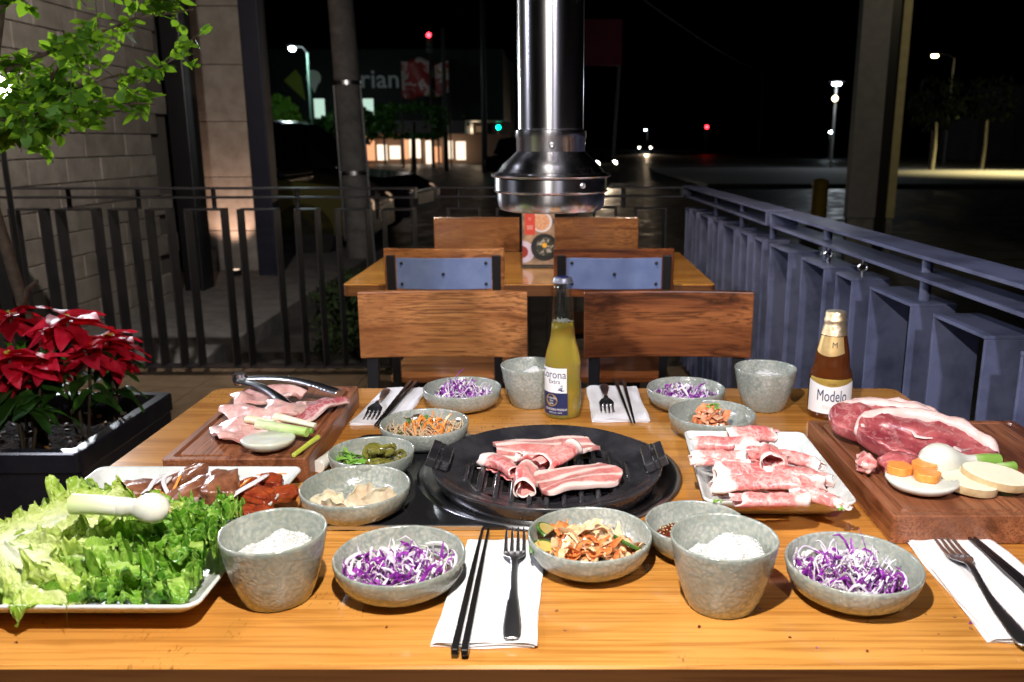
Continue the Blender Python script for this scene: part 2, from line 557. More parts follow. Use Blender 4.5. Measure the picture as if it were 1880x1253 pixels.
MT['pork_roll'] = meatmat('sliced_pork_red_and_fat', (.60, .11, .11), (.74, .27, .24), (.86, .70, .64),
                          [(.0, 1.0), (.09, 1.0), (.17, 0.0), (.46, 0.0), (.49, .45), (.52, 0.0), (.84, 0.0), (.93, 1.0)], (1, .8, 1), 5.0, marble=.40, wob=.24, jit=.22)
MT['bacon'] = meatmat('streaky_belly', (.46, .13, .12), (.60, .22, .19), (.84, .62, .55),
                      [(.0, 1.0), (.09, .9), (.15, 0.0), (.30, .1), (.36, 1.0), (.44, .9), (.50, 0.0), (.64, .0), (.70, 1.0), (.76, .0), (.88, .0), (.93, 1.0)], (1, .45, 1), 5.0, marble=.25, wob=.16)
MT['chicken'] = meatmat('pale_pink_meat', (.62, .27, .25), (.76, .44, .40), (.86, .68, .62),
                        [(.0, .3), (.5, 0.0), (1.0, .4)], (1, 1, 1), 4.0, marble=.45)
MT['neck'] = meatmat('marbled_pork_neck', (.40, .07, .09), (.52, .14, .15), (.84, .62, .58),
                     [(.0, 1.0), (.07, .2), (.45, 0.0), (.5, .7), (.56, 0.0), (.93, .0), (1.0, 1.0)], (1, 1, 1), 3.0, marble=.6)
MT['steak_side'] = meatmat('beef_steak_muscle', (.22, .03, .04), (.44, .11, .11), (.78, .50, .46),
                           [(.0, 0.0), (.99, 0.0)], (1, 1, 1), 3.0, thin=(.58, .62), marble=.30)
MT['fat'] = simple('beef_fat_rim', (.72, .46, .42), (.80, .60, .55), 40, rough=.35, sss=.25, coat=.2, bs=130, bst=.5)
MT['bone'] = simple('rib_bone', (.25, .17, .14), (.45, .36, .30), 60, rough=.4)
MT['soil'] = simple('planter_soil', (.010, .006, .004), (.028, .015, .010), 60, rough=.9, spec=.1, bs=110, bst=1, bd=.02)
MT['planter'] = simple('black_planter_plastic', (.012, .012, .018), (.02, .018, .024), 20, rough=.26, coat=.2, bs=120, bst=.15)
MT['bark'] = simple('tree_bark', (.05, .035, .025), (.10, .07, .05), 40, rough=.8, bs=60, bst=.8, bd=.005)
MT['twig'] = simple('twig', (.05, .035, .02), rough=.6)
MT['ficus'] = leafmat('tree_leaf', (.06, .17, .02), (.14, .30, .03), .45, (.38, .66, .03), rough=.5)
MT['bract'] = leafmat('poinsettia_red_bract', (.66, .006, .03), (.80, .03, .07), .25, (.8, .01, .02), 40, .4)
MT['poin_leaf'] = leafmat('poinsettia_green_leaf', (.018, .06, .012), (.05, .14, .02), .2, (.1, .3, .02), 40, .3)
MT['bud'] = simple('yellow_flower_bud', (.5, .4, .05), rough=.4)
MT['lettuce_a'] = lettucemat('lettuce_pale', (.84, .85, .70), (.74, .80, .40), (.54, .68, .14), (.30, .52, .05))
MT['lettuce_b'] = lettucemat('lettuce_green', (.66, .76, .46), (.42, .62, .12), (.17, .40, .03), (.06, .22, .013))
MT['deck'] = simple('terrace_tile', (.16, .115, .075), (.24, .175, .115), 12, rough=.4, bs=80, bst=.2)
MT['concrete'] = simple('concrete', (.12, .12, .12), (.20, .19, .18), 9, rough=.8, bs=60, bst=.4)
MT['asphalt'] = simple('asphalt', (.035, .034, .033), (.06, .058, .055), 3, rough=.32, rough2=.7, bs=40, bst=.5, bd=.01)
MT['stone'] = simple('sandstone_block', (.27, .24, .205), (.38, .345, .30), 7, rough=.75, bs=50, bst=.6, bd=.006)
MT['stone2'] = simple('sandstone_block_darker', (.22, .195, .165), (.33, .295, .25), 7, rough=.75, bs=50, bst=.6, bd=.006)
MT['mortar'] = simple('mortar', (.15, .135, .12), rough=.9)
MT['navy'] = simple('navy_painted_panel', (.012, .013, .028), (.018, .018, .036), 6, rough=.5)
MT['darkwall'] = simple('dark_wall', (.05, .045, .05), (.08, .07, .07), 4, rough=.7)


def emis(name, col, st):
    m, t, b = nt(name)
    b.inputs['Base Color'].default_value = (0.02, 0.02, 0.02, 1)
    b.inputs['Emission Color'].default_value = (*col, 1)
    b.inputs['Emission Strength'].default_value = st
    return m


def text_geo(s, size, sx=1.0, spacing=1.0, bold=0.0):
    cu = bpy.data.curves.new('t', 'FONT')
    cu.body = s; cu.size = size; cu.align_x = 'CENTER'; cu.align_y = 'CENTER'
    cu.space_character = spacing; cu.offset = bold
    cu.resolution_u = 3
    o = bpy.data.objects.new('t', cu)
    COL.objects.link(o)
    dg = bpy.context.evaluated_depsgraph_get()
    me = bpy.data.meshes.new_from_object(o.evaluated_get(dg))
    vs = [(v.co.x * sx, v.co.y) for v in me.vertices]
    fs = [tuple(p.vertices) for p in me.polygons]
    bpy.data.objects.remove(o); bpy.data.curves.remove(cu); bpy.data.meshes.remove(me)
    return vs, fs

# ================================================================== the setting
def structure(g, name, mats, **k):
    return tag(g.obj(name, mats, **k), kind='structure')


structure(G().box(-220, 220, -60, 320, -.6, -.12), 'road', MT['asphalt'], smooth=False)
# terrace floor of large tiles
fl = structure(G().box(-3.02, 1.02, -2.4, 4.55, -.12, -.012), 'floor', MT['mortar'], smooth=False)
tile = G().box(.002, .398, .002, .398, -.012, 0).obj('floor_tile', MT['deck'], fl, smooth=False)
tiles = [(i, j) for i in range(10) for j in range(0, 14) if not (2 < i < 8 and j < 3)]
for n, (i, j) in enumerate(tiles):
    o = tile if n == 0 else tile.copy()
    if n: COL.objects.link(o); o.parent = fl
    o.location = (-3.0 + .4 * i, -1.1 + .4 * j, 0)
structure(G().box(-3.6, -2.0, 4.6, 10.2, -.3, .0), 'pavement', MT['concrete'], smooth=False, bevel=.01)
structure(G().box(4.4, 60, 25, 40.5, -.119, .0), 'traffic_island', MT['concrete'], smooth=False, bevel=.02)
mk = simple('worn_road_paint', (.45, .43, .38), (.15, .14, .13), 8, rough=.7)
g = G()
for k in range(7):
    g.box(3.3 + k * .12, 3.42 + k * .12, 24 + k * 6, 26 + k * 6, -.12, -.116)
structure(g, 'road_marking', mk, smooth=False)

# building with stone cladding on the left
bd = thing('stone_building', 'beige building side wall clad in long sandstone blocks, beyond the left fence', 'building', (-3.0, 4.0, -.1))
G().box(-4.5, -.03, -2.4, 2.37, 0, 5.5).obj('wall_core', MT['mortar'], bd, smooth=False)
R = random.Random(3)
blk = [G().box(-.035, 0, .003, w - .003, .003, .147).obj('stone_block', MT['stone' if k % 2 else 'stone2'], bd, smooth=False, bevel=.003, bseg=1) for k, w in enumerate((.32, .40, .46, .40, .52))]
used = set()
for row in range(19):
    y = -2.3 + R.random() * .3
    while y < 2.37:
        k = R.randrange(5); w = (.32, .40, .46, .40, .52)[k]
        if y + w > 2.37: break
        o = blk[k] if k not in used else blk[k].copy()
        if k in used: COL.objects.link(o)
        used.add(k); o.parent = bd
        o.location = (R.uniform(-.003, .002), y, row * .15)
        y += w
wl = tag(G().box(-3.06, -2.90, 6.92, 7.15, -.12, 4.6).obj('steel_column', MT['black_steel'], smooth=False, bevel=.01),
         'tall black steel column at the far corner of the stone wall', 'column')
pl = thing('stone_pillar', 'pinkish stone pillar lit from below, between the black column and the navy panel', 'pillar', (-3.1, 7.3, -.12))
for k in range(10):
    G().box(-.32, .26, 0, .5, k * .5 + .003, k * .5 + .497).obj('stone_slab', MT['stone'], pl, smooth=False, bevel=.004, bseg=1)
tag(G().box(-2.73, -2.56, 7.75, 7.95, -.12, 5).obj('navy_wall_panel', MT['navy'], smooth=False, bevel=.01),
    'dark navy upright panel at the end of the stone building', 'panel')
tag(G().box(-7, -3.42, 9.1, 9.4, -.12, 5.5).obj('recessed_wall', MT['darkwall'], smooth=False),
    'dark recessed wall behind the stone pillar', 'wall')
pl_lamp = thing('pillar_uplight', 'small round uplight at the foot of the stone pillar', 'lamp', (-2.95, 7.02, 0))
G().lathe([(.0, 0), (.05, 0), (.055, .04), (.045, .05), (0, .05)], 20).obj('housing', MT['black_steel'], pl_lamp)
G().lathe([(0, .051), (.038, .051), (.038, .053), (0, .053)], 20).obj('lens', emis('uplight_lens', (1, .7, .5), 1.2), pl_lamp)
lamp('uplight_lamp', 'SPOT', (-2.95, 7.0, .1), 28, (1, .62, .45), .03, (-3.15, 7.35, 1.0), 80, .6)


# ------------------------------------------------------------------ railings
def railing(name, label, loc, rz, sections, units, stubs, mat, zt=.975, dep=.095):
    r = thing(name, label, 'railing', loc, rz)
    for a, b in sections:
        g = G()
        g.box(a, b, 0, dep, zt - .008, zt)
        g.box(a, b, 0.002, dep - .002, zt - .053, zt - .045)
        g.box(a, a + .008, .001, dep - .001, zt - .045, zt - .008)
        g.box(b - .008, b, .001, dep - .001, zt - .045, zt - .008)
        g.obj('handrail', mat, r, smooth=False, bevel=.0012, bseg=1)
    x0 = min(u[0] for u in units); x1 = max(u[1] for u in units)
    G().box(x0, x1, .01, dep - .01, .045, .055).obj('bottom_rail', mat, r, smooth=False, bevel=.0012, bseg=1)
    for a, b in units:
        g = G()
        g.box(a, a + .007, 0, dep, .055, .863)
        g.box(b - .007, b, 0, dep, .055, .863)
        g.box(a, b, -.001, dep + .001, .863, .870)
        g.obj('frame_unit', mat, r, smooth=False, bevel=.0012, bseg=1)
    for s in stubs:
        G().tube([(s, dep / 2, .868), (s, dep / 2, zt - .05)], .0115, 14).tube([(s, dep / 2, zt - .046), (s, dep / 2, zt - .006)], .0115, 14).obj('stub_post', mat, r)
    return r


th = math.atan(.028)
# local x runs from the far corner (0.665, 4.05) towards the camera
ux = lambda Y: (wy(4.05) - wy(Y)) / math.cos(th)
un = [(1.288, 1.470), (1.558, 1.761), (1.862, 1.968), (2.048, 2.23), (2.342, 2.536), (2.62, 2.72), (2.80, 2.91), (3.0, 3.17), (3.26, 3.36), (3.45, 3.62), (3.71, 3.80), (3.88, 3.97), (.99, 1.19), (.70, .88)]
side = railing('side_railing', 'slate blue steel railing of upright box frames running along the street side', (.665, 4.05, 0), -math.pi / 2 + th,
               [(-.02, ux(2.60)), (ux(2.555), ux(.55))], [(ux(b), ux(a)) for a, b in un],
               [ux(y) for y in (1.60, 2.16, 2.66, 3.06, 3.5, .8)], MT['blue_steel'])
# a railing whose depth points outwards (+X): local +y is world +x after the -90 degree turn
bu = []
x = -3.25
R = random.Random(5)
while x < -.80:
    w = R.choice((.11, .16, .17, .19, .16)); bu.append((x, x + w)); x += w + R.choice((.075, .085, .095))
railing('back_railing', 'dark steel railing across the back left, in front of the stone wall', (0, 3.86, 0), 0,
        [(-3.3, -.70)], bu, [-2.95, -2.45, -2.1, -1.72, -1.3, -.9], MT['iron'])  # same slate paint as the side railing, its shade put into the colour
bu = []; x = -.56
while x < .5:
    w = R.choice((.16, .17, .12)); bu.append((x, min(x + w, .6))); x += w + R.choice((.085, .095))
railing('back_railing', 'short run of railing across the back behind the tables, ending at the railing corner', (0, 3.96, 0), 0,
        [(-.61, .655)], bu, [-.5, -.1, .35], MT['iron'])  # slate paint again, given the darker shaded colour
for k, (y, lb) in enumerate(((1.90, 'small steel hook on the narrow railing frame, the nearer of two'), (2.13, 'small steel hook on the wide railing frame beside a round stub'))):
    xx = .665 + .031 * (4.05 - y) + .04
    h = thing('hook', lb, 'hook', (xx, y, .870), 0, 'steel hooks on the railing')
    G().tube([(0, 0, 0), (0, 0, .016)], .0035, 10).tube([(0, 0, .030), (0, 0, .055)], .003, 10).obj('shank', MT['steel'], h)
    ring = [(.011 * math.cos(a), 0, .023 + .009 * math.sin(a)) for a in [2 * math.pi * i / 16 for i in range(17)]]
    G().tube(ring, .003, 8, cap=False).obj('eye', MT['steel'], h)

# ------------------------------------------------------------------ street: lamps, poles, buildings
wht = emis('white_lamp_glass', (.78, .92, 1.0), 60)
yel = emis('yellow_lamp_glass', (1.0, .80, .35), 60)


def street_lamp(label, x, y, z, arm, lens, hd=.28, base=-.12, polemat=None):
    t = thing('street_lamp', label, 'street lamp', (x, y, base), 0, 'street lamps')
    H = z - base
    G().tube([(arm, 0, 0), (arm, 0, H * .5), (arm, 0, H - .15)], [.075, .06, .045], 10).obj('pole', polemat or MT['concrete'], t)
    G().tube([(arm, 0, H - .17), (arm * .7, 0, H + .05), (.0, 0, H + .1)], .03, 8).obj('arm', MT['iron'], t)
    G().blob(hd, .16, .07, 1, 0, 1, 2, M=T(0, 0, H + .09)).obj('lamp_head', MT['iron'], t)
    G().blob(hd * .55, .13, .10, 1, 0, 1, 3, M=T(0, -.02, H)).obj('lens', lens, t)
    return t


street_lamp('street lamp with cool white light on a pale green pole above the parked cars', -9.75, 30, 4.55, .55, wht, .22, polemat=simple('green_pole', (.2, .33, .27), rough=.6))
street_lamp('bright white street lamp to the left of the big steel pylon', 14.0, 40, 4.0, .0, wht, .42)
street_lamp('yellow street lamp high up to the right of the steel pylon', 22.5, 48, 6.15, 1.2, yel, .36)
street_lamp('small distant white lamp on a short pole behind the exhaust pipe, beside the green signal', -3.9, 60, 5.0, .35, wht, .2, polemat=simple('pale_pole', (.6, .6, .55), rough=.6))
street_lamp('tiny pale blue lamp far down the road above the oncoming car', 13.6, 120, 2.9, .3, wht, .3)
street_lamp('small white lamp low down between the white street lamp and the pylon', 20.8, 60, 1.9, .0, wht, .17)
lamp('white_street_light', 'POINT', (14.0, 39.2, 3.8), 200, (.8, .9, 1), .2)
lamp('yellow_street_light', 'SPOT', (19.5, 31, 5.8), 9000, (1, .84, .38), .3, (18.5, 30.5, -.1), 95, 1.0)
lamp('green_pole_light', 'POINT', (-9.6, 29.4, 4.3), 110, (.75, 1, .95), .2)
# a second, small yellow lamp lower on the white lamp's pole
t = thing('globe_lamp', 'small yellow globe lamp lower on the pole of the white street lamp', 'lamp', (13.9, 39.8, 3.28))
G().blob(.14, .14, .14, 1, 0, 1, 2).obj('globe', emis('globe_glass', (1, .85, .5), 8), t)
G().tube([(.0, .03, 0), (.1, .15, 0)], .03, 6).obj('bracket', MT['iron'], t)


def signal(label, x, y, z, lit, pole=True, s=.28):
    t = thing('traffic_light', label, 'traffic light', (x, y, -.12), 0, 'traffic lights')
    H = z + .12
    G().box(-s * .6, s * .6, 0, .2, H - s * 1.9, H + s * 1.9).obj('housing', MT['black_steel'], t, smooth=False, bevel=.02)
    cols = {'red': (1, .02, .03), 'amber': (1, .5, 0), 'green': (0, 1, .62)}
    for k, c in enumerate(('red', 'amber', 'green')):
        dark = simple('unlit_lens', tuple(.03 * q + .005 for q in cols[c]), rough=.3)
        G().blob(s * .42, .04, s * .42, 1, 0, 1, 2, M=T(0, -.01, H + s * (1.15 - 1.15 * k))).obj('lens', emis('signal_' + c, cols[c], 14) if c == lit else dark, t)
    if pole: G().tube([(.0, .2, 0), (.0, .2, H + .8)], [.09, .07], 8).obj('pole', MT['iron'], t)


signal('traffic light showing red, high on a dark pole in front of the banner', -6.4, 41, 6.1, 'red')
signal('traffic light showing green, low down just left of the exhaust pipe', -3.6, 50, 2.4, 'green', s=.3)
signal('distant traffic light showing red beside the road on the right', 16.0, 84, 2.2, 'red', s=.42)

up = thing('utility_pole', 'thick leaning concrete utility pole behind the left railing', 'utility pole', (-2.08, 8.2, -.12))
up.rotation_euler = (0, rad(-1.6), rad(0))
G().tube([(0, 0, 0), (0, 0, 2.6), (-.02, 0, 5.2)], [.145, .125, .10], 20).obj('shaft', MT['concrete'], up)
G().tube([(.15, -.02, 0), (.135, -.02, 1.9)], .014, 8).obj('conduit', MT['steel'], up)
G().tube([(-.145, -.05, .3), (-.13, -.05, 1.9)], .012, 8).obj('cable', MT['steel'], up)
for z in (1.0, 1.9): G().lathe([(.142, -.02), (.146, -.02), (.146, .02), (.142, .02)], 20, closed=False).obj('strap', MT['steel'], up, loc=(0, 0, z))

for (x, y, z, r, lb) in ((-3.05, 34, 7.2, .14, 'thin dark pole standing just left of the exhaust pipe'), (23.2, 90, 9.5, .2, 'thin pole right of the distant red signal'),
                         (-5.0, 36, 6.2, .12, 'dark pole in front of the red brown building')):
    t = tag(G().tube([(0, 0, 0), (0, 0, z)], [r, r * .7], 10).obj('street_pole', MT['iron'], loc=(x, y, -.12)), lb, 'pole', 'plain street poles')

# pylon at the right
py = thing('steel_pylon', 'tall two-legged steel sign pylon beyond the side railing, grey face and yellow lit edge', 'pylon', (3.20, 8.5, -.12))
gp = simple('pylon_grey', (.15, .15, .17), (.19, .19, .21), 8, rough=.6)
G().box(0, .31, 0, .12, .5, 3.05).obj('wide_leg', gp, py, smooth=False, bevel=.004)
G().box(.01, .30, .01, .11, 0, .5).obj('leg_base', MT['concrete'], py, smooth=False, bevel=.004)
G().box(.31, .42, .02, .14, 0, 6).obj('dark_channel', MT['black_steel'], py, smooth=False)
G().box(.42, .51, -.02, .14, .5, 3.05).obj('narrow_leg', simple('pylon_yellow_lit', (.34, .30, .16), (.42, .37, .2), 8, rough=.6), py, smooth=False, bevel=.004)  # the yellow light falling on this leg is put into its colour
G().box(.43, .50, -.01, .13, 0, .5).obj('leg_base', MT['concrete'], py, smooth=False, bevel=.004)
g = G()
for k in range(4):
    z = 3.06 + k * .5
    g.tube([(.10, .05, z), (.165, .05, z + .48), (.24, .05, z)], .014, 6)
g.box(0, .10, 0, .12, 3.05, 6); g.box(.24, .31, 0, .12, 3.05, 6)
g.obj('lattice', gp, py, smooth=False)
lamp('pylon_light', 'SPOT', (4.6, 5.4, 4.2), 75, (1, .86, .55), .1, (3.6, 8.5, 1.0), 60, .5)

# shop across the road
sh = thing('supermarket_building', 'dark green supermarket across the road with pale sign letters and two lit windows', 'building', (-9.6, 45, -.12))
G().box(-7.2, 6.6, 1, 10, 2.5, 6.4).obj('upper_facade', simple('dark_green_facade', (.008, .022, .016), rough=.6), sh, smooth=False)
G().box(-7.4, 4.4, .7, 10, 1.75, 2.5).obj('grey_fascia', simple('grey_fascia_panel', (.17, .16, .16), rough=.7), sh, smooth=False, bevel=.02)
G().box(-7.0, -5.7, .4, 3, 2.4, 3.8).obj('pale_annex', simple('pale_annex_wall', (.2, .2, .19), rough=.8), sh, smooth=False)
G().box(-7.2, 6.6, 4, 10, 0, 1.75).obj('back_wall', simple('warm_interior_wall', (.3, .2, .14), rough=.8), sh, smooth=False)
for x in (-3.95, -1.15):
    f = G().box(x - .36, x + .36, .9, 1, 2.55, 3.75).obj('window', MT['black_steel'], sh, smooth=False)
    G().box(x - .3, x + .3, .86, .9, 2.6, 3.7).obj('pane', emis('greenish_window_light', (.52, .75, .62), .75), f, smooth=False)
vs, fs = text_geo('Soriana', 1.45, 1.0, 1.02, .01)
G().add([(x, 0, y) for x, y in vs], fs).obj('sign_letters', simple('faint_sign_letters', (.3, .34, .33), rough=.6, emit=(.45, .55, .55), es=.035), sh, smooth=False, solid=.08, loc=(-.85, .93, 4.75))
g = G().lathe([(0, 0), (.42, 0), (.42, .08), (0, .08)], 24, M=T(-4.2, .95, 4.85, rx=rad(90))).add([(-4.45, .93, 4.55), (-3.95, .93, 4.55), (-4.2, .93, 4.0)], [(0, 1, 2)])
g.obj('sign_emblem', simple('faint_sign_emblem', (.35, .42, .38), rough=.6, emit=(.4, .55, .45), es=.05), sh, smooth=False)
G().add([(-5.9, .95, 4.7), (-5.2, .95, 5.3), (-4.9, .95, 4.9), (-4.75, .95, 3.6)], [(0, 1, 2, 3)]).obj('sign_swoosh', simple('dim_leaf_sign', (.08, .12, .02), rough=.6, emit=(.2, .3, .03), es=.03), sh, smooth=False, solid=.05)
warm = emis('lit_shop_window', (1, .80, .60), 1.3)
warm2 = emis('lit_shop_window_orange', (.95, .42, .2), .9)
R = random.Random(11)
x = -1.9
for k in range(9):
    w = R.uniform(.35, .8)
    z0 = R.uniform(.0, .35); z1 = R.uniform(1.0, 1.7)
    G().box(x, x + w, 3.0, 3.08, z0, z1).obj('shop_window', warm if k % 3 else warm2, sh, smooth=False)
    x += w + R.uniform(.04, .3)
for k in range(5):
    x = -6.6 + k * .55
    G().box(x, x + .4, 3.0, 3.08, 1.0, 1.4).obj('shop_window', warm, sh, smooth=False)
for x in (-.6, .4, 1.6, 2.6): G().box(x, x + .12, 2.0, 2.1, 0, 1.75).obj('column', MT['darkwall'], sh, smooth=False)
lamp('shop_interior_light', 'POINT', (-8.5, 46.5, 1.0), 35, (1, .75, .5), .3)

bn = thing('banner', 'torn red and white banner hanging beside the supermarket', 'banner', (-6.75, 41.5, 4.35))


def ban(u, v): return ((u - .5) * 2.5, .12 * math.sin(u * 9 + v * 3), (v - .5) * (1.75 + .2 * math.sin(u * 5)) - .1 * math.sin(u * 11))


bmat, bt, bb = nt('red_white_banner_print')
bv = coords(bt, (1.2, 1, 2.2), uv=True, rnd=False)
bt.links.new(ramp(bt, tnoise(bt, bv, 2.2, 3, .5, .8), [(.40, (.22, .02, .02)), (.47, (.30, .03, .03)), (.50, (.45, .42, .42)), (.58, (.40, .36, .36)), (.62, (.22, .16, .02))]), bb.inputs['Base Color'])
G().grid(ban, 24, 12).obj('cloth', bmat, bn, solid=.01)
G().tube([(-1.25, 0, -5), (-1.25, 0, 1.2)], .05, 6).tube([(1.25, 0, -5), (1.25, 0, 1.2)], .05, 6).obj('posts', MT['iron'], bn)
lamp('added_shopfront_fill', 'POINT', (-12.5, 41, 2.0), 35, (.9, .95, .9), .3)  # added fill lighting the supermarket front
lamp('added_canopy_fill', 'POINT', (-5.0, 49.5, 1.9), 40, (1, .75, .5), .2)  # added fill for the canopy and the reddish wall
lamp('added_banner_fill', 'POINT', (-6.9, 38.6, 4.6), 14, (1, .9, .85), .2)  # added fill in front of the banner cloth

rb = thing('red_brown_building', 'dim reddish building front behind the exhaust pipe on the left', 'building', (-4.9, 52, -.12))
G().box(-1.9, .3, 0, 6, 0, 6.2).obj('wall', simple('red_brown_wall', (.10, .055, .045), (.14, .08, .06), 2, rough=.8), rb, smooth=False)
G().box(.55, 2.0, 2, 6, .5, 6.5).obj('pale_wing', simple('dim_grey_wall', (.10, .10, .10), rough=.8), rb, smooth=False)
G().box(-.6, .3, -.3, 0, 1.9, 2.3).obj('canopy', simple('lit_canopy', (.5, .4, .3), rough=.6), rb, smooth=False)
G().box(-.2, .15, -.05, -.01, .3, 1.7).obj('doorway', emis('dim_doorway', (.7, .5, .34), .35), rb, smooth=False)

bb_ = thing('billboard', 'dark crimson billboard on a single post to the right of the exhaust pipe', 'billboard', (3.2, 50, -.12))
G().box(-1.6, .9, 0, .2, 5.9, 8.6).obj('board', simple('crimson_board', (.16, .01, .03), (.19, .015, .035), 3, rough=.7), bb_, smooth=False)
G().tube([(.45, .1, 0), (.75, .1, 5.9)], .10, 10).obj('post', MT['concrete'], bb_)

wb = thing('white_house', 'dim pale house with a dark window at the far right of the street', 'house', (33, 56, -.12))
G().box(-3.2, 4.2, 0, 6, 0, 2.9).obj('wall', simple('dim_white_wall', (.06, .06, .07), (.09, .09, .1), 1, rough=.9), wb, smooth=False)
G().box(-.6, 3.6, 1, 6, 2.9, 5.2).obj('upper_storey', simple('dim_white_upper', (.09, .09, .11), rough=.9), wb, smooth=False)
f = G().box(.6, 1.9, .93, .99, 3.4, 4.6).obj('window', MT['iron'], wb, smooth=False)
G().box(.7, 1.8, .90, .93, 3.5, 4.5).obj('pane', MT['panel'], f, smooth=False)
G().box(-3.4, 4.4, -.1, 6.1, 2.9, 3.05).obj('cornice', MT['darkwall'], wb, smooth=False)


def trunk(label, x, y, h, r, mat):
    t = thing('street_tree', label, 'tree', (x, y, 0 - .1), 0, 'street trees on the right')
    G().tube([(0, 0, 0), (.04, 0, h * .5), (.0, 0, h)], [r, r * .8, r * .6], 8).obj('trunk', mat, t)
    g = G()
    R = random.Random(int(x * 10))
    for k in range(220):
        a = R.uniform(0, 6.28); rr = R.uniform(.2, 1) ** .5; z = R.uniform(-1, 1); 0
        c = Vector((math.cos(a) * rr * 1.3 * math.sqrt(1 - z * z * .8), math.sin(a) * rr * 1.3, h + .9 + z * .9))
        M_ = T(*c, R.uniform(0, 6), R.uniform(0, 6), R.uniform(0, 6))
        g.add([(-.14, 0, 0), (0, .09, .03), (.16, 0, 0), (0, -.09, .02)], [(0, 1, 2, 3)], 0, M_)
    g.obj('crown', simple('unlit_dark_foliage', (.006, .010, .004), (.012, .02, .008), 9, rough=.9, spec=.1), t, smooth=False)  # near-black leaf colour stands in for crowns no lamp reaches
    return t


wash = simple('whitewashed_bark', (.45, .42, .34), (.3, .27, .2), 8, rough=.8)
trunk('street tree with a whitewashed trunk just right of the pylon', 16.3, 34, 2.1, .09, wash)
trunk('slim street tree with pale trunk in front of the white house', 19.0, 35, 2.2, .08, wash)
trunk('leaning street tree between two whitewashed trunks on the right', 17.6, 37, 1.8, .07, MT['bark'])
tag(G().tube([(0, 0, 0), (0, 0, .62)], .14, 14).blob(.14, .14, .06, 1, 0, 1, 2, M=T(0, 0, .62)).obj('bollard', simple('yellow_bollard_paint', (.4, .26, .02), (.3, .2, .02), 6, rough=.6), loc=(4.75, 14, -.12)),
    'stubby yellow bollard in the road left of the pylon', 'bollard')


# clipped trees across the road
def topiary(label, x, y, rx, rz, zc, n, square=False):
    t = thing('clipped_tree', label, 'tree', (x, y, -.12), 0, 'clipped trees across the road')
    G().tube([(0, 0, 0), (.05, 0, zc)], [.12, .08], 8).obj('trunk', MT['bark'], t)
    g = G(); R = random.Random(int(abs(x) * 17))
    for k in range(n):
        p = Vector((R.gauss(0, 1), R.gauss(0, 1), R.gauss(0, 1))).normalized()
        if square:
            m = max(abs(p.x), abs(p.z)); p = p / m * .95
        p *= R.uniform(.8, 1.05)
        c = (p.x * rx, p.y * rx, zc + p.z * rz)
        g.add([(-.11, 0, 0), (0, .07, .03), (.12, 0, 0), (0, -.07, .02)], [(0, 1, 2, 3)], 0, T(*c, R.uniform(0, 6), R.uniform(0, 6), R.uniform(0, 6)))
    g.obj('crown', MT['ficus'] if n > 900 else MT['poin_leaf'], t, smooth=False)


topiary('clipped round tree catching green light beside the green lamp pole', -11.5, 33, .9, .95, 2.2, 1100)
topiary('dark clipped tree directly behind the utility pole', -8.2, 32, 1.1, .8, 1.9, 850)
topiary('wide box clipped tree in front of the lit shop windows', -5.6, 31, 1.15, .6, 2.05, 900, True)
topiary('low dark round tree between the green lamp pole and the utility pole', -9.6, 34, .9, .7, 1.7, 700)


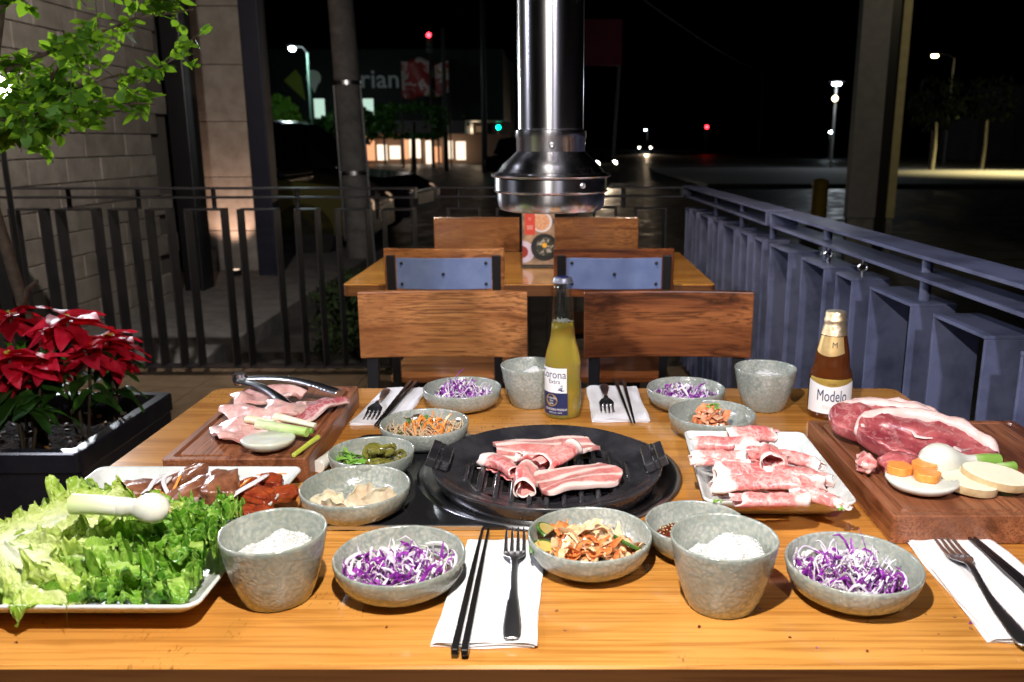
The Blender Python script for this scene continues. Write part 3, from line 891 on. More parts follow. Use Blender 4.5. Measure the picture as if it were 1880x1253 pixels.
# ------------------------------------------------------------------ vehicles
def car(label, loc, rz, L, H, body, lights=None, tail=False, roof=None, seed=0):
    t = thing('parked_car' if not lights else 'car', label, 'car', loc, rz, 'cars in the street')
    W = .86
    low = [(-.5 * L, .32), (-.5 * L, .78), (-.36 * L, .92), (.18 * L, .95), (.42 * L, .84), (.5 * L, .66), (.5 * L, .30)]
    top = [(-.46 * L, .90), (-.40 * L, H - .06), (-.30 * L, H), (.02 * L, H), (.10 * L, H - .05), (.26 * L, .94)]
    M_ = T(rx=rad(90))
    secs = []
    for y, k in ((-W, .93), (-W * .97, 1), (W * .97, 1), (W, .93)):
        secs.append([(x * (1 if k == 1 else .985), y, .3 + (z - .3) * k) for x, z in low])
    G().loops(secs).obj('body', body, t, smooth=False, bevel=.05, bseg=3)
    secs = [[(x * s, y, .9 + (z - .9) * s) for x, z in top] for y, s in ((-W * .78, .93), (-W * .74, 1), (W * .74, 1), (W * .78, .93))]
    G().loops(secs).obj('cabin', roof or body, t, smooth=False, bevel=.04, bseg=3)
    gl = MT['panel']
    for sy in (-1, 1):
        for a, b in ((-.36, -.17), (-.15, .02)):
            y0 = sy * W * .785
            G().add([(a * L, y0, .97), (b * L, y0, .97), ((b - .01) * L if b < 0 else b * L - .02, y0 * .98, H - .12), ((a + .02) * L, y0 * .98, H - .12)], [(0, 1, 2, 3)]).obj('side_window', gl, t, smooth=False, solid=.02)
        for x in (-.31 * L, .31 * L):
            w = G().lathe([(0.19, -.1), (.33, -.1), (.34, -.06), (.34, .06), (.33, .1), (.19, .1)], 24, M=T(x, sy * (W - .1), .33, rx=rad(90))).obj('wheel', simple('tyre_rubber', (.015, .015, .015), rough=.8), t)
            G().lathe([(0, -.085), (.2, -.085), (.2, .085), (0, .085)], 18, M=T(x, sy * (W - .1), .33, rx=rad(90))).obj('rim', MT['iron'], w)
        hm = lights or simple('faint_glow_headlamp', (.5, .47, .42), rough=.1, coat=.5, emit=(1, .65, .4), es=.35)  # headlamps of parked cars are given a faint added glow
        G().blob(.07, .15, .085, 1, 0, 1, 2, M=T(.485 * L, sy * .62, .62)).obj('headlight', hm, t)
        G().blob(.05, .1, .1, 1, 0, 1, 2, M=T(-.49 * L, sy * .66, .75)).obj('tail_light', simple('tail_lens', (.3, .01, .01), rough=.2), t)
    G().add([(.105 * L, -.62, H - .08), (.105 * L, .62, H - .08), (.255 * L, .66, .98), (.255 * L, -.66, .98)], [(0, 1, 2, 3)]).obj('windscreen', gl, t, smooth=False, solid=.03)
    G().box(.493 * L, .505 * L, -.45, .45, .45, .6).obj('grille', MT['black_steel'], t, smooth=False)
    for sy in (-1, 1): G().blob(.07, .09, .06, 1, 0, 1, 2, M=T(.1 * L, sy * (W + .06), 1.0)).obj('side_mirror', body, t)
    return t


cp = simple('dark_car_paint', (.012, .008, .012), rough=.2, coat=.8)
tx = simple('dull_yellow_paint', (.10, .09, .02), rough=.3, coat=.6)
tp = simple('purple_grey_paint', (.05, .045, .075), rough=.3, coat=.6)
hl = emis('headlight_glass', (1, .86, .70), 90)
car('dark parked SUV with shining wet bonnet behind the leaning utility pole', (-4.15, 11.6, -.12), rad(-6), 4.5, 1.62, cp)
car('two-tone parked car with dull yellow doors behind the left railing', (-4.0, 9.2, -.12), rad(2), 3.9, 1.38, tx, roof=tp)
car('car coming round the bend with both headlights shining, just right of the exhaust hood', (-.15, 26.2, -.12), rad(-30), 4.2, 1.45, cp, hl)
car('distant oncoming car with two small headlights far down the road', (10.0, 88, -.12), rad(-97), 4.2, 1.45, cp, emis('far_headlight_glass', (1, .88, .74), 50))
lamp('headlight_glow', 'SPOT', (1.5, 24.4, .55), 130, (1, .75, .5), .05, (.8, 14, -.2), 60, .8)
lamp('far_headlight_glow', 'SPOT', (9.8, 85, .6), 900, (1, .75, .5), .05, (7, 50, -.2), 40, .8)

wg = G()
for k, (x0, y0, z0, x1, y1, z1) in enumerate(((-12, 30, 8.2, 24, 90, 9.0), (-12, 30, 7.6, 24, 90, 8.5), (-2.1, 9, 4.9, -12, 30, 7.9), (-2.1, 9, 4.6, 23, 90, 8.2))):
    P = [(x0 + (x1 - x0) * i / 16, y0 + (y1 - y0) * i / 16, z0 + (z1 - z0) * i / 16 - 1.0 * math.sin(math.pi * i / 16)) for i in range(17)]
    wg.tube(P, .012, 4)
tag(wg.obj('overhead_wires', MT['iron'], smooth=False), 'dark overhead wires strung along the street', 'wires', kind='stuff')

# low hedge beyond the back railing
g = G(); R = random.Random(9)
for k in range(2600):
    x = R.uniform(-1.55, -.85); y = R.uniform(5.2, 6.2); z = R.uniform(-.12, .32) * (1 - .3 * abs(x + 1.2))
    g.add([(-.03, 0, 0), (0, .015, .006), (.03, 0, 0), (0, -.015, .004)], [(0, 1, 2, 3)], 0, T(x, y, z, R.uniform(0, 6), R.uniform(0, 6), R.uniform(0, 6)))
tag(g.obj('hedge', simple('dark_hedge', (.012, .022, .008), (.03, .05, .015), 9, rough=.8, spec=.2), smooth=False), 'low dark green hedge just beyond the back railing, left of the rear table', 'hedge', kind='stuff')

# floodlight by the left wall
fd = thing('floodlight', 'dazzling white floodlight behind the leaves at the left edge', 'floodlight', (-2.205, 3.15, 1.395))
fd.rotation_euler = (0, 0, rad(38))
G().box(-.10, .10, .0, .05, -.075, .075).obj('housing', MT['black_steel'], fd, smooth=False, bevel=.008)
G().blob(.055, .012, .055, 1, 0, 1, 3).obj('lens', emis('floodlight_glass', (.88, .94, 1), 80), fd, smooth=False)
G().tube([(0, .05, 0), (0, .12, 0), (0, .12, -1.4)], .012, 8).obj('bracket', MT['black_steel'], fd)

# ================================================================== furniture
def table(label, x0, x1, y0, y1, legs):
    y0, y1 = wy(y0), wy(y1)
    t = thing('dining_table', label, 'table', ((x0 + x1) / 2, iwy((y0 + y1) / 2), 0), 0, 'orange wooden tables')
    a, b = (x1 - x0) / 2, (y1 - y0) / 2
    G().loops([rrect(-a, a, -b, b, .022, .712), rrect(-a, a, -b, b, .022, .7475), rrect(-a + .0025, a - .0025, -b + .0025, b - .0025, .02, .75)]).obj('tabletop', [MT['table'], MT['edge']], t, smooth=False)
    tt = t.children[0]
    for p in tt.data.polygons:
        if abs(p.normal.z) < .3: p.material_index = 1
    for lx in legs:
        G().box(lx - .03, lx + .03, -.03, .03, .02, .69).obj('leg', MT['black_steel'], t, smooth=False, bevel=.004)
        G().box(lx - .03, lx + .03, -b + .12, b - .12, .0, .03).obj('foot_bar', MT['black_steel'], t, smooth=False, bevel=.004)
        G().box(lx - .03, lx + .03, -b + .15, b - .15, .68, .712).obj('top_bar', MT['black_steel'], t, smooth=False, bevel=.004)
    return t


table('near wooden dining table laid with dishes, grill and boards', -.637, .637, .58, 1.367, (-.45, .45))
table('rear orange wooden table with the menu stand, chairs on both sides', -.689, .518, 2.44, 3.19, (-.42, .28))


def make_chair():
    t = thing('chair', 'x', 'chair', (0, 0, 0), 0, 'wooden chairs with black steel frames')

    def back(z0, z1, xw, th, cy):
        def f(u, v): return (u * 2 - 1) * xw, 0, 0
        g = G(); L = []
        n = 12
        secs = []
        for k in range(n + 1):
            x = -xw + 2 * xw * k / n
            y = cy - .018 * (1 - (x / xw) ** 2)
            secs.append([(x, y, z0), (x, y, z1), (x, y + th, z1), (x, y + th, z0)])
        return g.loops(secs)
    back(.722, .874, .189, .017, -.182).obj('backrest', MT['chair'], t, smooth=False, bevel=.003)
    back(.748, .846, .150, .004, -.1885).obj('back_plate', MT['pale_blue'], t, smooth=False, bevel=.0008, bseg=1)
    for x, z in ((-.132, .83), (.132, .83), (-.132, .764), (.132, .764), (0, .797)):
        y = -.1885 - .018 * (1 - (x / .15) ** 2)
        G().lathe([(0, 0), (.0052, 0), (.0052, .003), (.003, .0045), (0, .0045)], 12, M=T(x, y, z, rx=rad(90))).obj('bolt', MT['black_steel'], t)
    for s in (-1, 1):
        G().loops([[(s * .165 + dx, y + dy, z) for dx, dy in ((-.013, -.009), (.013, -.009), (.013, .009), (-.013, .009))] for y, z in ((-.205, 0), (-.165, .44), (-.196, .855))]).obj('leg', MT['black_steel'], t, smooth=False, bevel=.002)
        G().box(s * .165 - .012, s * .165 + .012, .155, .179, 0, .43).obj('leg', MT['black_steel'], t, smooth=False, bevel=.002)
        G().box(s * .165 - .010, s * .165 + .010, -.17, .16, .405, .43).obj('seat_rail', MT['black_steel'], t, smooth=False, bevel=.002)
        G().box(s * .165 - .008, s * .165 + .008, -.18, .16, .15, .17).obj('stretcher', MT['black_steel'], t, smooth=False, bevel=.002)
    G().box(-.155, .155, .158, .176, .405, .43).obj('seat_rail', MT['black_steel'], t, smooth=False, bevel=.002)
    G().loops([rrect(-.19, .19, -.165, .20, .02, .432), rrect(-.19, .19, -.165, .20, .02, .452)]).obj('seat', MT['chair'], t, smooth=False, bevel=.003)
    return t


ch = make_chair()
first = True
for x, y, rz, lb, dk in ((-.252, 1.517, math.pi, 'wooden chair facing the camera across the near table, left one', 0), (.253, 1.517, math.pi, 'wooden chair facing the camera across the near table, behind the clear bottle on the right', 1),
                         (-.35, 2.55, 0, 'chair seen from behind with pale blue back plate, left of the menu stand', 0), (.183, 2.55, 0, 'chair seen from behind with pale blue back plate, right of the menu stand', 1),
                         (-.348, 3.24, math.pi, 'chair on the far side of the rear table, left of the menu stand', 0), (.176, 3.24, math.pi, 'chair on the far side of the rear table, right of the menu stand', 0)):
    c = ch if first else copy_tree(ch)
    first = False
    c.location = (x, wy(y), 0); c.rotation_euler = (0, 0, rz); c['label'] = lb
    if dk:
        for k in c.children:
            if k.name.startswith(('backrest', 'seat')) and 'rail' not in k.name:
                if k.data.users > 1: k.data = k.data.copy()
                k.data.materials[0] = MT['chair2']

# menu stand on the rear table
mn = thing('menu_stand', 'clear acrylic stand holding a printed food menu on the rear table', 'menu', (-.0625, 2.8, .75))
acr = simple('clear_acrylic', (.9, .9, .9), rough=.03, trans=.95, ior=1.3)
G().box(-.062, .062, -.035, .035, 0, .005).obj('base', acr, mn, smooth=False, bevel=.001)
G().box(-.061, .061, .002, .004, .005, .218).obj('back_sheet', acr, mn, smooth=False)
mc = G().box(-.0585, .0585, 0, .001, .008, .214).obj('menu_card', simple('menu_ground', (.50, .33, .20), (.10, .07, .06), 22, rough=.4), mn, smooth=False)


def flat_disc(cx, cz, r, y, clip=.0585, zc=(.009, .213)):
    pts = []
    for k in range(40):
        a = 2 * math.pi * k / 40
        pts.append((max(-clip, min(clip, cx + r * math.cos(a))), y, max(zc[0], min(zc[1], cz + r * math.sin(a)))))
    return G().add(pts[::-1], [tuple(range(40))])


flat_disc(.012, .165, .038, -.0004).obj('printed_plate', simple('print_white', (.75, .7, .72), rough=.4), mc, smooth=False)
flat_disc(.010, .165, .031, -.0006).obj('printed_food', simple('print_food', (.62, .22, .10), (.75, .50, .30), 150, rough=.4), mc, smooth=False)
flat_disc(.022, .072, .050, -.0008).obj('printed_bowl', simple('print_black', (.012, .015, .015), rough=.35), mc, smooth=False)
flat_disc(.024, .074, .033, -.0010).obj('printed_soup', simple('print_soup', (.03, .035, .02), (.45, .42, .38), 75, lo=.5, hi=.62, rough=.4), mc, smooth=False)
flat_disc(.022, .080, .009, -.0013).obj('printed_yolk', simple('print_yolk', (.85, .45, .03), rough=.4), mc, smooth=False)
flat_disc(-.055, .055, .040, -.0004).obj('printed_dish', simple('print_lilac', (.55, .48, .65), (.68, .62, .74), 30, rough=.4), mc, smooth=False)
flat_disc(-.060, .055, .022, -.0007).obj('printed_sauce', simple('print_red_sauce', (.3, .03, .02), rough=.4), mc, smooth=False)
G().add([(-.050, -.0010, .118), (-.012, -.0010, .118), (-.012, -.0010, .213), (-.050, -.0010, .213)], [(0, 1, 2, 3)]).obj('red_panel', simple('print_red', (.62, .06, .035), rough=.4), mc, smooth=False)
g = G()
for k, (w, z) in enumerate(((.012, .178), (.010, .172), (.024, .150), (.022, .146), (.020, .142), (.022, .138))):
    g.add([(-.031 - w / 2, -.0014, z), (-.031 + w / 2, -.0014, z), (-.031 + w / 2, -.0014, z + .0016), (-.031 - w / 2, -.0014, z + .0016)], [(0, 1, 2, 3)])
g.obj('print_lines', simple('print_pale_lines', (.8, .5, .42), rough=.4), mc, smooth=False)

# exhaust hood above the grill
hd = thing('exhaust_hood', 'shiny stainless exhaust pipe and flared hood hanging over the table grill', 'exhaust pipe', (-.006, .956, 0))
G().lathe([(.0405, 1.213), (.0405, 1.42), (.0402, 1.7), (.0405, 3.2)], 72, closed=False).obj('pipe', MT['chrome'], hd)
G().lathe([(.0405, 1.180), (.0425, 1.183), (.0428, 1.2035), (.0438, 1.205), (.0440, 1.2125), (.0428, 1.214), (.0405, 1.2145)], 72, closed=False).obj('collar', MT['chrome'], hd)
G().lathe([(.0428, 1.188), (.0445, 1.186), (.054, 1.1775), (.0610, 1.1715), (.0618, 1.1685), (.0645, 1.1665), (.0655, 1.1640), (.0685, 1.1620), (.0735, 1.1605), (.0745, 1.1590), (.0735, 1.1575), (.0702, 1.1565)], 72, closed=False).obj('shoulder', MT['chrome'], hd)
G().lathe([(.0700, 1.158), (.0700, 1.1415), (.0710, 1.1405), (.0698, 1.1390), (.0675, 1.1380), (.0672, 1.130), (.0660, 1.1225), (.0620, 1.1170), (.055, 1.1155), (.054, 1.120), (.054, 1.15)], 72, closed=False).obj('skirt', MT['chrome'], hd)
G().lathe([(.0, 1.150), (.054, 1.150)], 40, closed=False).obj('inner_mesh', MT['cast_dark'], hd)
for a, r, z in ((-88, .0428, 1.1955), (-57, .070, 1.149)):
    G().lathe([(.0034, -.0005), (.0034, .0015), (.002, .0022), (.0016, .001), (0, .001)], 14, M=Matrix.Rotation(rad(a), 4, 'Z') @ T(r, 0, z, ry=rad(90))).obj('rivet', MT['steel'], hd)

# ================================================================== planter, poinsettias, tree
pn = thing('planter', 'glossy black rectangular planter box on the floor beside the near table', 'planter', (-1.02, 1.535, 0))
# outer walls with a lipped rim, corner at local origin, going -x and +y
ox0, ox1, oy0, oy1 = -.72, 0, 0, .46
G().loops([rrect(ox0 + .02, ox1 - .02, oy0 + .02, oy1 - .02, .02, 0), rrect(ox0 + .004, ox1 - .004, oy0 + .004, oy1 - .004, .015, .50),
           rrect(ox0, ox1, oy0, oy1, .015, .505), rrect(ox0, ox1, oy0, oy1, .015, .546), rrect(ox0 + .004, ox1 - .004, oy0 + .004, oy1 - .004, .012, .55),
           rrect(ox0 + .028, ox1 - .028, oy0 + .028, oy1 - .028, .01, .55), rrect(ox0 + .032, ox1 - .032, oy0 + .032, oy1 - .032, .01, .545),
           rrect(ox0 + .034, ox1 - .034, oy0 + .034, oy1 - .034, .01, .48)], cap1=False).obj('box', MT['planter'], pn, smooth=True, sharp=30)


def soilf(u, v):
    x = ox0 + .033 + u * (ox1 - ox0 - .066); y = oy0 + .033 + v * (oy1 - oy0 - .066)
    return (x, y, .495 + .018 * noise.fractal(Vector((x * 14, y * 14, 0)), 1, 2, 4))


tag(G().grid(soilf, 60, 40).obj('soil', MT['soil'], loc=(-1.02, 1.535, 0)), 'dark damp soil filling the black planter', 'soil', kind='stuff')
R = random.Random(21)
chip = [simple('bark_chip', (.10, .05, .03), rough=.7), simple('dry_leaf', (.35, .18, .04), rough=.6), simple('pebble', (.32, .28, .27), rough=.6)]
g = G()
for k in range(110):
    x = R.uniform(-.66, -.04); y = R.uniform(.05, .42)
    g.blob(R.uniform(.006, .014), R.uniform(.004, .009), .004, k, .2, 2, 1, R.choice((0, 0, 1, 2)), T(x, y, .503, R.uniform(-.4, .4), R.uniform(-.4, .4), R.uniform(0, 6)))
tag(g.obj('litter', chip, loc=(-1.02, 1.535, 0)), 'bark chips and dry leaves scattered on the planter soil', 'litter', kind='stuff')


def leaf_geo(L, W, bend=.2, fold=.15, tip=1.0, nu=8, nv=4, wav=0, seed=0):
    g = G()

    def f(u, v):
        s = v * 2 - 1
        w = W * (math.sin(math.pi * u ** .8) ** .8) * (1 if tip else 1) + .0008
        if tip > 1: w = W * (math.sin(math.pi * min(1, u ** .7)) ** .75) * (1 - .25 * u) + .0006
        x = u * L
        y = s * w
        z = -bend * L * u * u + fold * abs(y) + wav * math.sin(u * 9 + seed) * s
        return (x, y, z)
    return g.grid(f, nu, nv)


bracts = [leaf_geo(.085, .024, .25, .35, 2, wav=.003, seed=k).obj('bract', MT['bract'], None) for k in range(3)]
pleaves = [leaf_geo(.09, .028, .45, .2, 2, wav=.004, seed=k + 5).obj('leaf', MT['poin_leaf'], None) for k in range(2)]
usedp = set()


def put(proto, parent, loc, rot, sc):
    o = proto if proto.name not in usedp else proto.copy()
    if proto.name in usedp: COL.objects.link(o)
    else: usedp.add(proto.name)
    o.parent = parent; o.location = loc; o.rotation_euler = rot; o.scale = (sc, sc, sc)
    return o


R = random.Random(33)
plants = [('poinsettia with its highest red bract pointing right, in the planter', (-1.14, 1.74, .50), [(.0, .0, .30, 1.15), (.055, -.02, .235, .85), (-.055, .03, .275, .8)]),
          ('poinsettia with a dense pinkish red head near the left edge of the planter', (-1.23, 1.66, .50), [(.0, .0, .235, 1.05), (.06, .02, .215, .8)]),
          ('poinsettia with upright dark red bracts at the frame edge, in front of the tree trunk', (-1.30, 1.78, .50), [(.0, .0, .30, 1.0), (.03, -.1, .19, .9)]),
          ('low poinsettia with drooping red bracts at the back of the planter', (-1.09, 1.78, .50), [(.02, .0, .245, .9), (.02, .02, .20, .7)])]
for lb, loc, heads in plants:
    t = thing('poinsettia', lb, 'plant', loc, 0, 'poinsettias in the black planter')
    for hx, hy, hz, sc in heads:
        G().tube([(hx * .3, hy * .3, 0), (hx * .7, hy * .7, hz * .5), (hx, hy, hz)], .0035, 6).obj('stem', MT['twig'], t)
        for k in range(15):
            a = k * 2.4 + R.uniform(-.3, .3); up_ = R.uniform(-.05, .5) if k < 6 else R.uniform(-.5, .1)
            put(bracts[k % 3], t, (hx, hy, hz - .002 * k), (R.uniform(-.35, .35), -up_, a), sc * 1.15 * R.uniform(.75, 1.15) * (.8 if k < 5 else 1))
        for k in range(6):
            a = k * 2.1 + R.uniform(-.4, .4)
            put(pleaves[k % 2], t, (hx * .8, hy * .8, hz * R.uniform(.45, .85)), (R.uniform(-.3, .3), R.uniform(-.2, .5), a), sc * R.uniform(.8, 1.15))
        g = G()
        for k in range(5): g.blob(.004, .004, .004, k, 0, 1, 1, 0, T(hx + R.uniform(-.008, .008), hy + R.uniform(-.008, .008), hz + .004))
        g.obj('flower_bud', MT['bud'], t)

# tree standing in the planter, leaves overhanging the top left
tr = thing('small_tree', 'young leafy tree in the planter, its lit leaves filling the top left corner', 'tree', (-1.285, 1.80, .50))
G().tube([(0, 0, 0), (.01, .01, .25), (-.03, .0, .55), (-.02, .05, .85), (.02, .10, 1.1)], [.017, .015, .013, .011, .008], 10).obj('trunk', MT['bark'], tr)
G().tube([(-.0, .0, .30), (.035, -.02, .36), (.06, -.02, .38)], [.008, .006, .004], 8).obj('stub', MT['bark'], tr)
R = random.Random(44)
lproto = [leaf_geo(.040, .0130, .12 + .1 * k, .25, 1, 5, 2).obj('leaf', MT['ficus'], None) for k in range(3)]
branches = [[(.06, .02, .79), (.18, -.03, .79), (.30, -.06, .785), (.40, -.06, .78)], [(-.02, .04, .74), (.05, .02, .73), (.14, -.02, .725)], [(-.02, .05, .78), (.12, .02, .80), (.27, .0, .84), (.40, -.02, .86), (.47, -.02, .90)], [(-.01, .08, .86), (.14, .12, .93), (.30, .10, .98), (.44, .10, 1.0)],
            [(-.02, .0, .70), (.06, -.10, .74), (.16, -.14, .755), (.26, -.12, .77)], [(.0, .08, 1.0), (.12, .06, 1.06), (.30, .03, 1.07), (.40, .0, 1.05)],
            [(-.02, .04, .76), (-.12, .0, .82), (-.22, -.05, .86)], [(-.02, .04, .70), (-.10, .10, .73), (.02, .2, .76), (.12, .25, .80)], [(.12, .02, .80), (.18, -.06, .84), (.26, -.10, .90), (.33, -.1, .93)]]
nleaf = 0
rest = G()
for bi, br in enumerate(branches):
    G().tube(br, [.006, .004, .003, .002, .0015][:len(br)], 6).obj('branch', MT['bark'], tr)
    P = [Vector(p) for p in br]
    for tw in range(34):
        k = R.randrange(len(P) - 1); f = R.random()
        a = P[k].lerp(P[k + 1], f)
        d = Vector((R.gauss(0, 1), R.gauss(0, 1), R.gauss(0, .7))).normalized() * R.uniform(.03, .085)
        e = a + d
        rest.tube([a, a + d * .5 + Vector((0, 0, .006)), e], .0009, 4)
        for q in range(R.choice((5, 6, 7))):
            b = a.lerp(e, .3 + .7 * q / 6)
            rot = (R.uniform(-1, 1), R.uniform(-1.0, 1.0), R.uniform(0, 6.28))
            sc = R.uniform(.5, 1.25)
            if nleaf < 290:
                put(lproto[nleaf % 3], tr, b, rot, sc)
            else:
                rest.grid(lambda u, v: (u * .033 * sc, (v * 2 - 1) * .0105 * sc * math.sin(math.pi * u ** .8) ** .8, -.15 * .033 * u * u), 4, 2, 1, T(*b, *rot))
            nleaf += 1
tag(rest.obj('twigs_and_leaves', [MT['twig'], MT['ficus']], tr, smooth=True), kind='stuff')

# ================================================================== on the near table
ZT = .7502

# ---- grill
gr = thing('table_grill', 'black round table grill with ridged pan, steel ring and dark side panel', 'grill', (-.011, .951, ZT))
G().loops([rrect(-.295, .10, -.139, .19, .018, .0), rrect(-.295, .10, -.139, .19, .018, .0035), rrect(-.292, .097, -.136, .187, .016, .0045)]).obj('control_panel', MT['panel'], gr, smooth=False)
G().box(-.285, -.075, -.141, -.137, .0, .0065).obj('panel_lip', MT['steel'], gr, smooth=False, bevel=.001)
G().lathe([(.120, .006), (.135, .0052), (.148, .004), (.158, .0042), (.164, .0062), (.170, .0068), (.176, .0056), (.180, .002), (.1805, 0)], 96, closed=False, M=T(0.002, .038, .001, s=(1.02, 1.02, 1))).obj('steel_ring', simple('dark_polished_steel', (.42, .42, .45), rough=.26, metal=1), gr)
G().lathe([(.0, .003), (.135, .003), (.140, .0045)], 64, closed=False, M=T(0, .030, .002)).obj('well', MT['cast_dark'], gr)  # flat near-black disc below the slots
R0, ZP = .108, .0175
pan = G().lathe([(.120, .006), (.141, .0065), (.1480, .0185), (.1525, .0290), (.1530, .0310), (.1518, .0325), (.1500, .0320), (.141, .0265), (.126, .0205), (.114, .0182), (.1085, .0186), (.1062, .0165), (.1050, .011)], 96, closed=False)
pan.obj('pan', MT['cast'], gr, sharp=60)
nc = 10; wc = .0215
plate = G(); x0 = -nc / 2 * wc
for k in range(nc):
    a = x0 + k * wc; b = a + wc; xm = (a + b) / 2
    e = lambda x: math.sqrt(max(0, .1068 ** 2 - x * x))
    Y = min(e(a), e(b)) if k not in (0, nc - 1) else e(xm)
    if Y < .02: Y = .03
    q = .0062; sl = Y * .72
    ya, yb = (e(a) if e(a) > .01 else Y), (e(b) if e(b) > .01 else Y)
    z = .0128
    plate.add([(a, -ya, z), (a + q, -Y, z), (a + q, Y, z), (a, ya, z)], [(0, 1, 2, 3)])
    plate.add([(b - q, -Y, z), (b, -yb, z), (b, yb, z), (b - q, Y, z)], [(0, 1, 2, 3)])
    plate.add([(a + q, -Y, z), (b - q, -Y, z), (b - q, -sl, z), (a + q, -sl, z)], [(0, 1, 2, 3)])
    plate.add([(a + q, sl, z), (b - q, sl, z), (b - q, Y, z), (a + q, Y, z)], [(0, 1, 2, 3)])
    w = G()
    for sx in (a + q, b - q):
        w.box(sx - .0007, sx + .0007, -sl, sl, .006, .0143)
    w.box(a + q, b - q, -sl - .0014, -sl, .006, .0143)
    w.obj('slot', MT['cast'], gr, smooth=False)
plate.obj('grill_plate', MT['cast'], gr, smooth=False)
for k in range(nc + 1):
    x = x0 + k * wc
    Y = math.sqrt(max(.0004, .1085 ** 2 - x * x)) + (.012 if abs(x) > .1 else 0)
    pts = [(x, -Y, .0145), (x, -Y + .004, .0185), (x, 0, .0200), (x, Y - .004, .0185), (x, Y, .0145)]
    G().tube(pts, [.0026, .0034, .0036, .0034, .0026], 10, flat=1.15, up=(0, 0, 1)).obj('ridge', MT['cast'], gr)
for s in (-1, 1):
    g = G()
    M_ = T(s * .144, .008, .037, ry=-s * .40)
    g.box(-.016, -.0030, -.034, .034, -.007, .007, M=M_).box(.0030, .015, -.030, .030, -.007, .007, M=M_)
    g.box(-.0035, .0035, -.033, -.012, -.0069, .0069, M=M_).box(-.0035, .0035, .012, .033, -.0069, .0069, M=M_)
    g.obj('handle', MT['cast'], gr, smooth=False, bevel=.0022)

# ---- dishes and cups
dish_prof = [(0, .002), (.036, .002), (.0385, 0), (.041, .0), (.043, .0035), (.054, .0062), (.0635, .0135), (.0690, .0240), (.0708, .0335), (.0708, .0375), (.0698, .0390),
             (.0685, .0388), (.0675, .0370), (.0660, .0280), (.0610, .0165), (.0510, .0095), (.0300, .0070), (0, .0066)]
cup_prof = [(0, .003), (.0290, .003), (.0305, .0), (.0330, .0), (.0350, .0030), (.0395, .0160), (.0450, .0360), (.0492, .0560), (.0518, .0720), (.0525, .0775), (.0518, .0793),
            (.0503, .0790), (.0496, .0765), (.0472, .0600), (.0430, .0400), (.0370, .0220), (.0280, .0110), (0, .0090)]


def dish(label, x, y, k=1.0, seed=0, grp='speckled pale green side dishes'):
    o = G().lathe([(r * k, z * .97) for r, z in dish_prof], 72, wob=.014, seed=seed).obj('side_dish', MT['ceramic'], sharp=0, loc=(x, y, ZT), rot=(0, 0, seed))
    return tag(o, label, 'dish', grp)


def cup(label, x, y, seed=0):
    o = G().lathe([(r * 1.005, z * .92) for r, z in cup_prof], 72, wob=.02, seed=seed)
    # a slanting finger groove pressed into the outer wall
    for i, v in enumerate(o.v):
        r = math.hypot(v[0], v[1]); z = v[2]; a = math.atan2(v[1], v[0]) + seed
        d = abs(((a + 1.1) % 6.283) - (.6 + z * 14))
        if i > 72 * 3 and i < 72 * 10 and d < .10 and .006 < z < .062:
            k = 1 - .030 * (1 - d / .10)
            o.v[i] = (v[0] * k, v[1] * k, z)
    o = o.obj('rice_cup', MT['ceramic'], sharp=0, loc=(x, y, ZT), rot=(0, 0, seed))
    return tag(o, label, 'rice cup', 'speckled pale green rice cups')


def tuft(R, cx, cy, rx, ry, h, n, L, width, mats, z0=.010, thick=.0007, nseg=7, curl=1.0, zb=.0):
    """a heap of loose shreds lying in a dome"""
    g = G()
    for k in range(n):
        rr = R.random() ** .55; a = R.uniform(0, 6.283)
        px, py = cx + rr * rx * math.cos(a), cy + rr * ry * math.sin(a)
        top = z0 + h * (1 - rr ** 2) * R.uniform(.35, 1.0)
        l = R.uniform(*L); d = Vector((math.cos(a + R.uniform(.6, 2.5)), math.sin(a + R.uniform(.6, 2.5)), R.uniform(-.35, .45))).normalized()
        side = d.cross(Vector((0, 0, 1))).normalized()
        c1 = R.uniform(-1, 1) * curl; c2 = R.uniform(-.3, .9) * curl; ph = R.uniform(0, 6)
        pts = []
        for i in range(nseg):
            t = i / (nseg - 1) - .5
            p = Vector((px, py, top)) + d * (t * l) + side * (c1 * l * (.25 - t * t)) + Vector((0, 0, 1)) * (-c2 * l * t * t * 1.2 + .12 * l * math.sin(t * 9 + ph) * curl)
            rad_ = math.hypot(p.x, p.y)
            p.z = max(p.z, .0085 + max(0, rad_ - .041) * 1.15)
            if rad_ > .0575 and p.z < .046: p.x *= .0575 / rad_; p.y *= .0575 / rad_
            pts.append(p)
        w = R.uniform(*width)
        mi = R.choices(range(len(mats)), [m[1] for m in mats])[0]
        g.tube(pts, [w * .5, *[w] * (nseg - 2), w * .4], 4, mi, flat=thick / w, up=(R.uniform(-1, 1), R.uniform(-1, 1), 1))
    return g


def food(g, name, label, cat, mats, x, y, z=ZT, rz=0, group=None, kind='stuff', **k):
    o = g.obj(name, mats, loc=(x, y, z), rot=(0, 0, rz), **k)
    return tag(o, label, cat, group, kind)


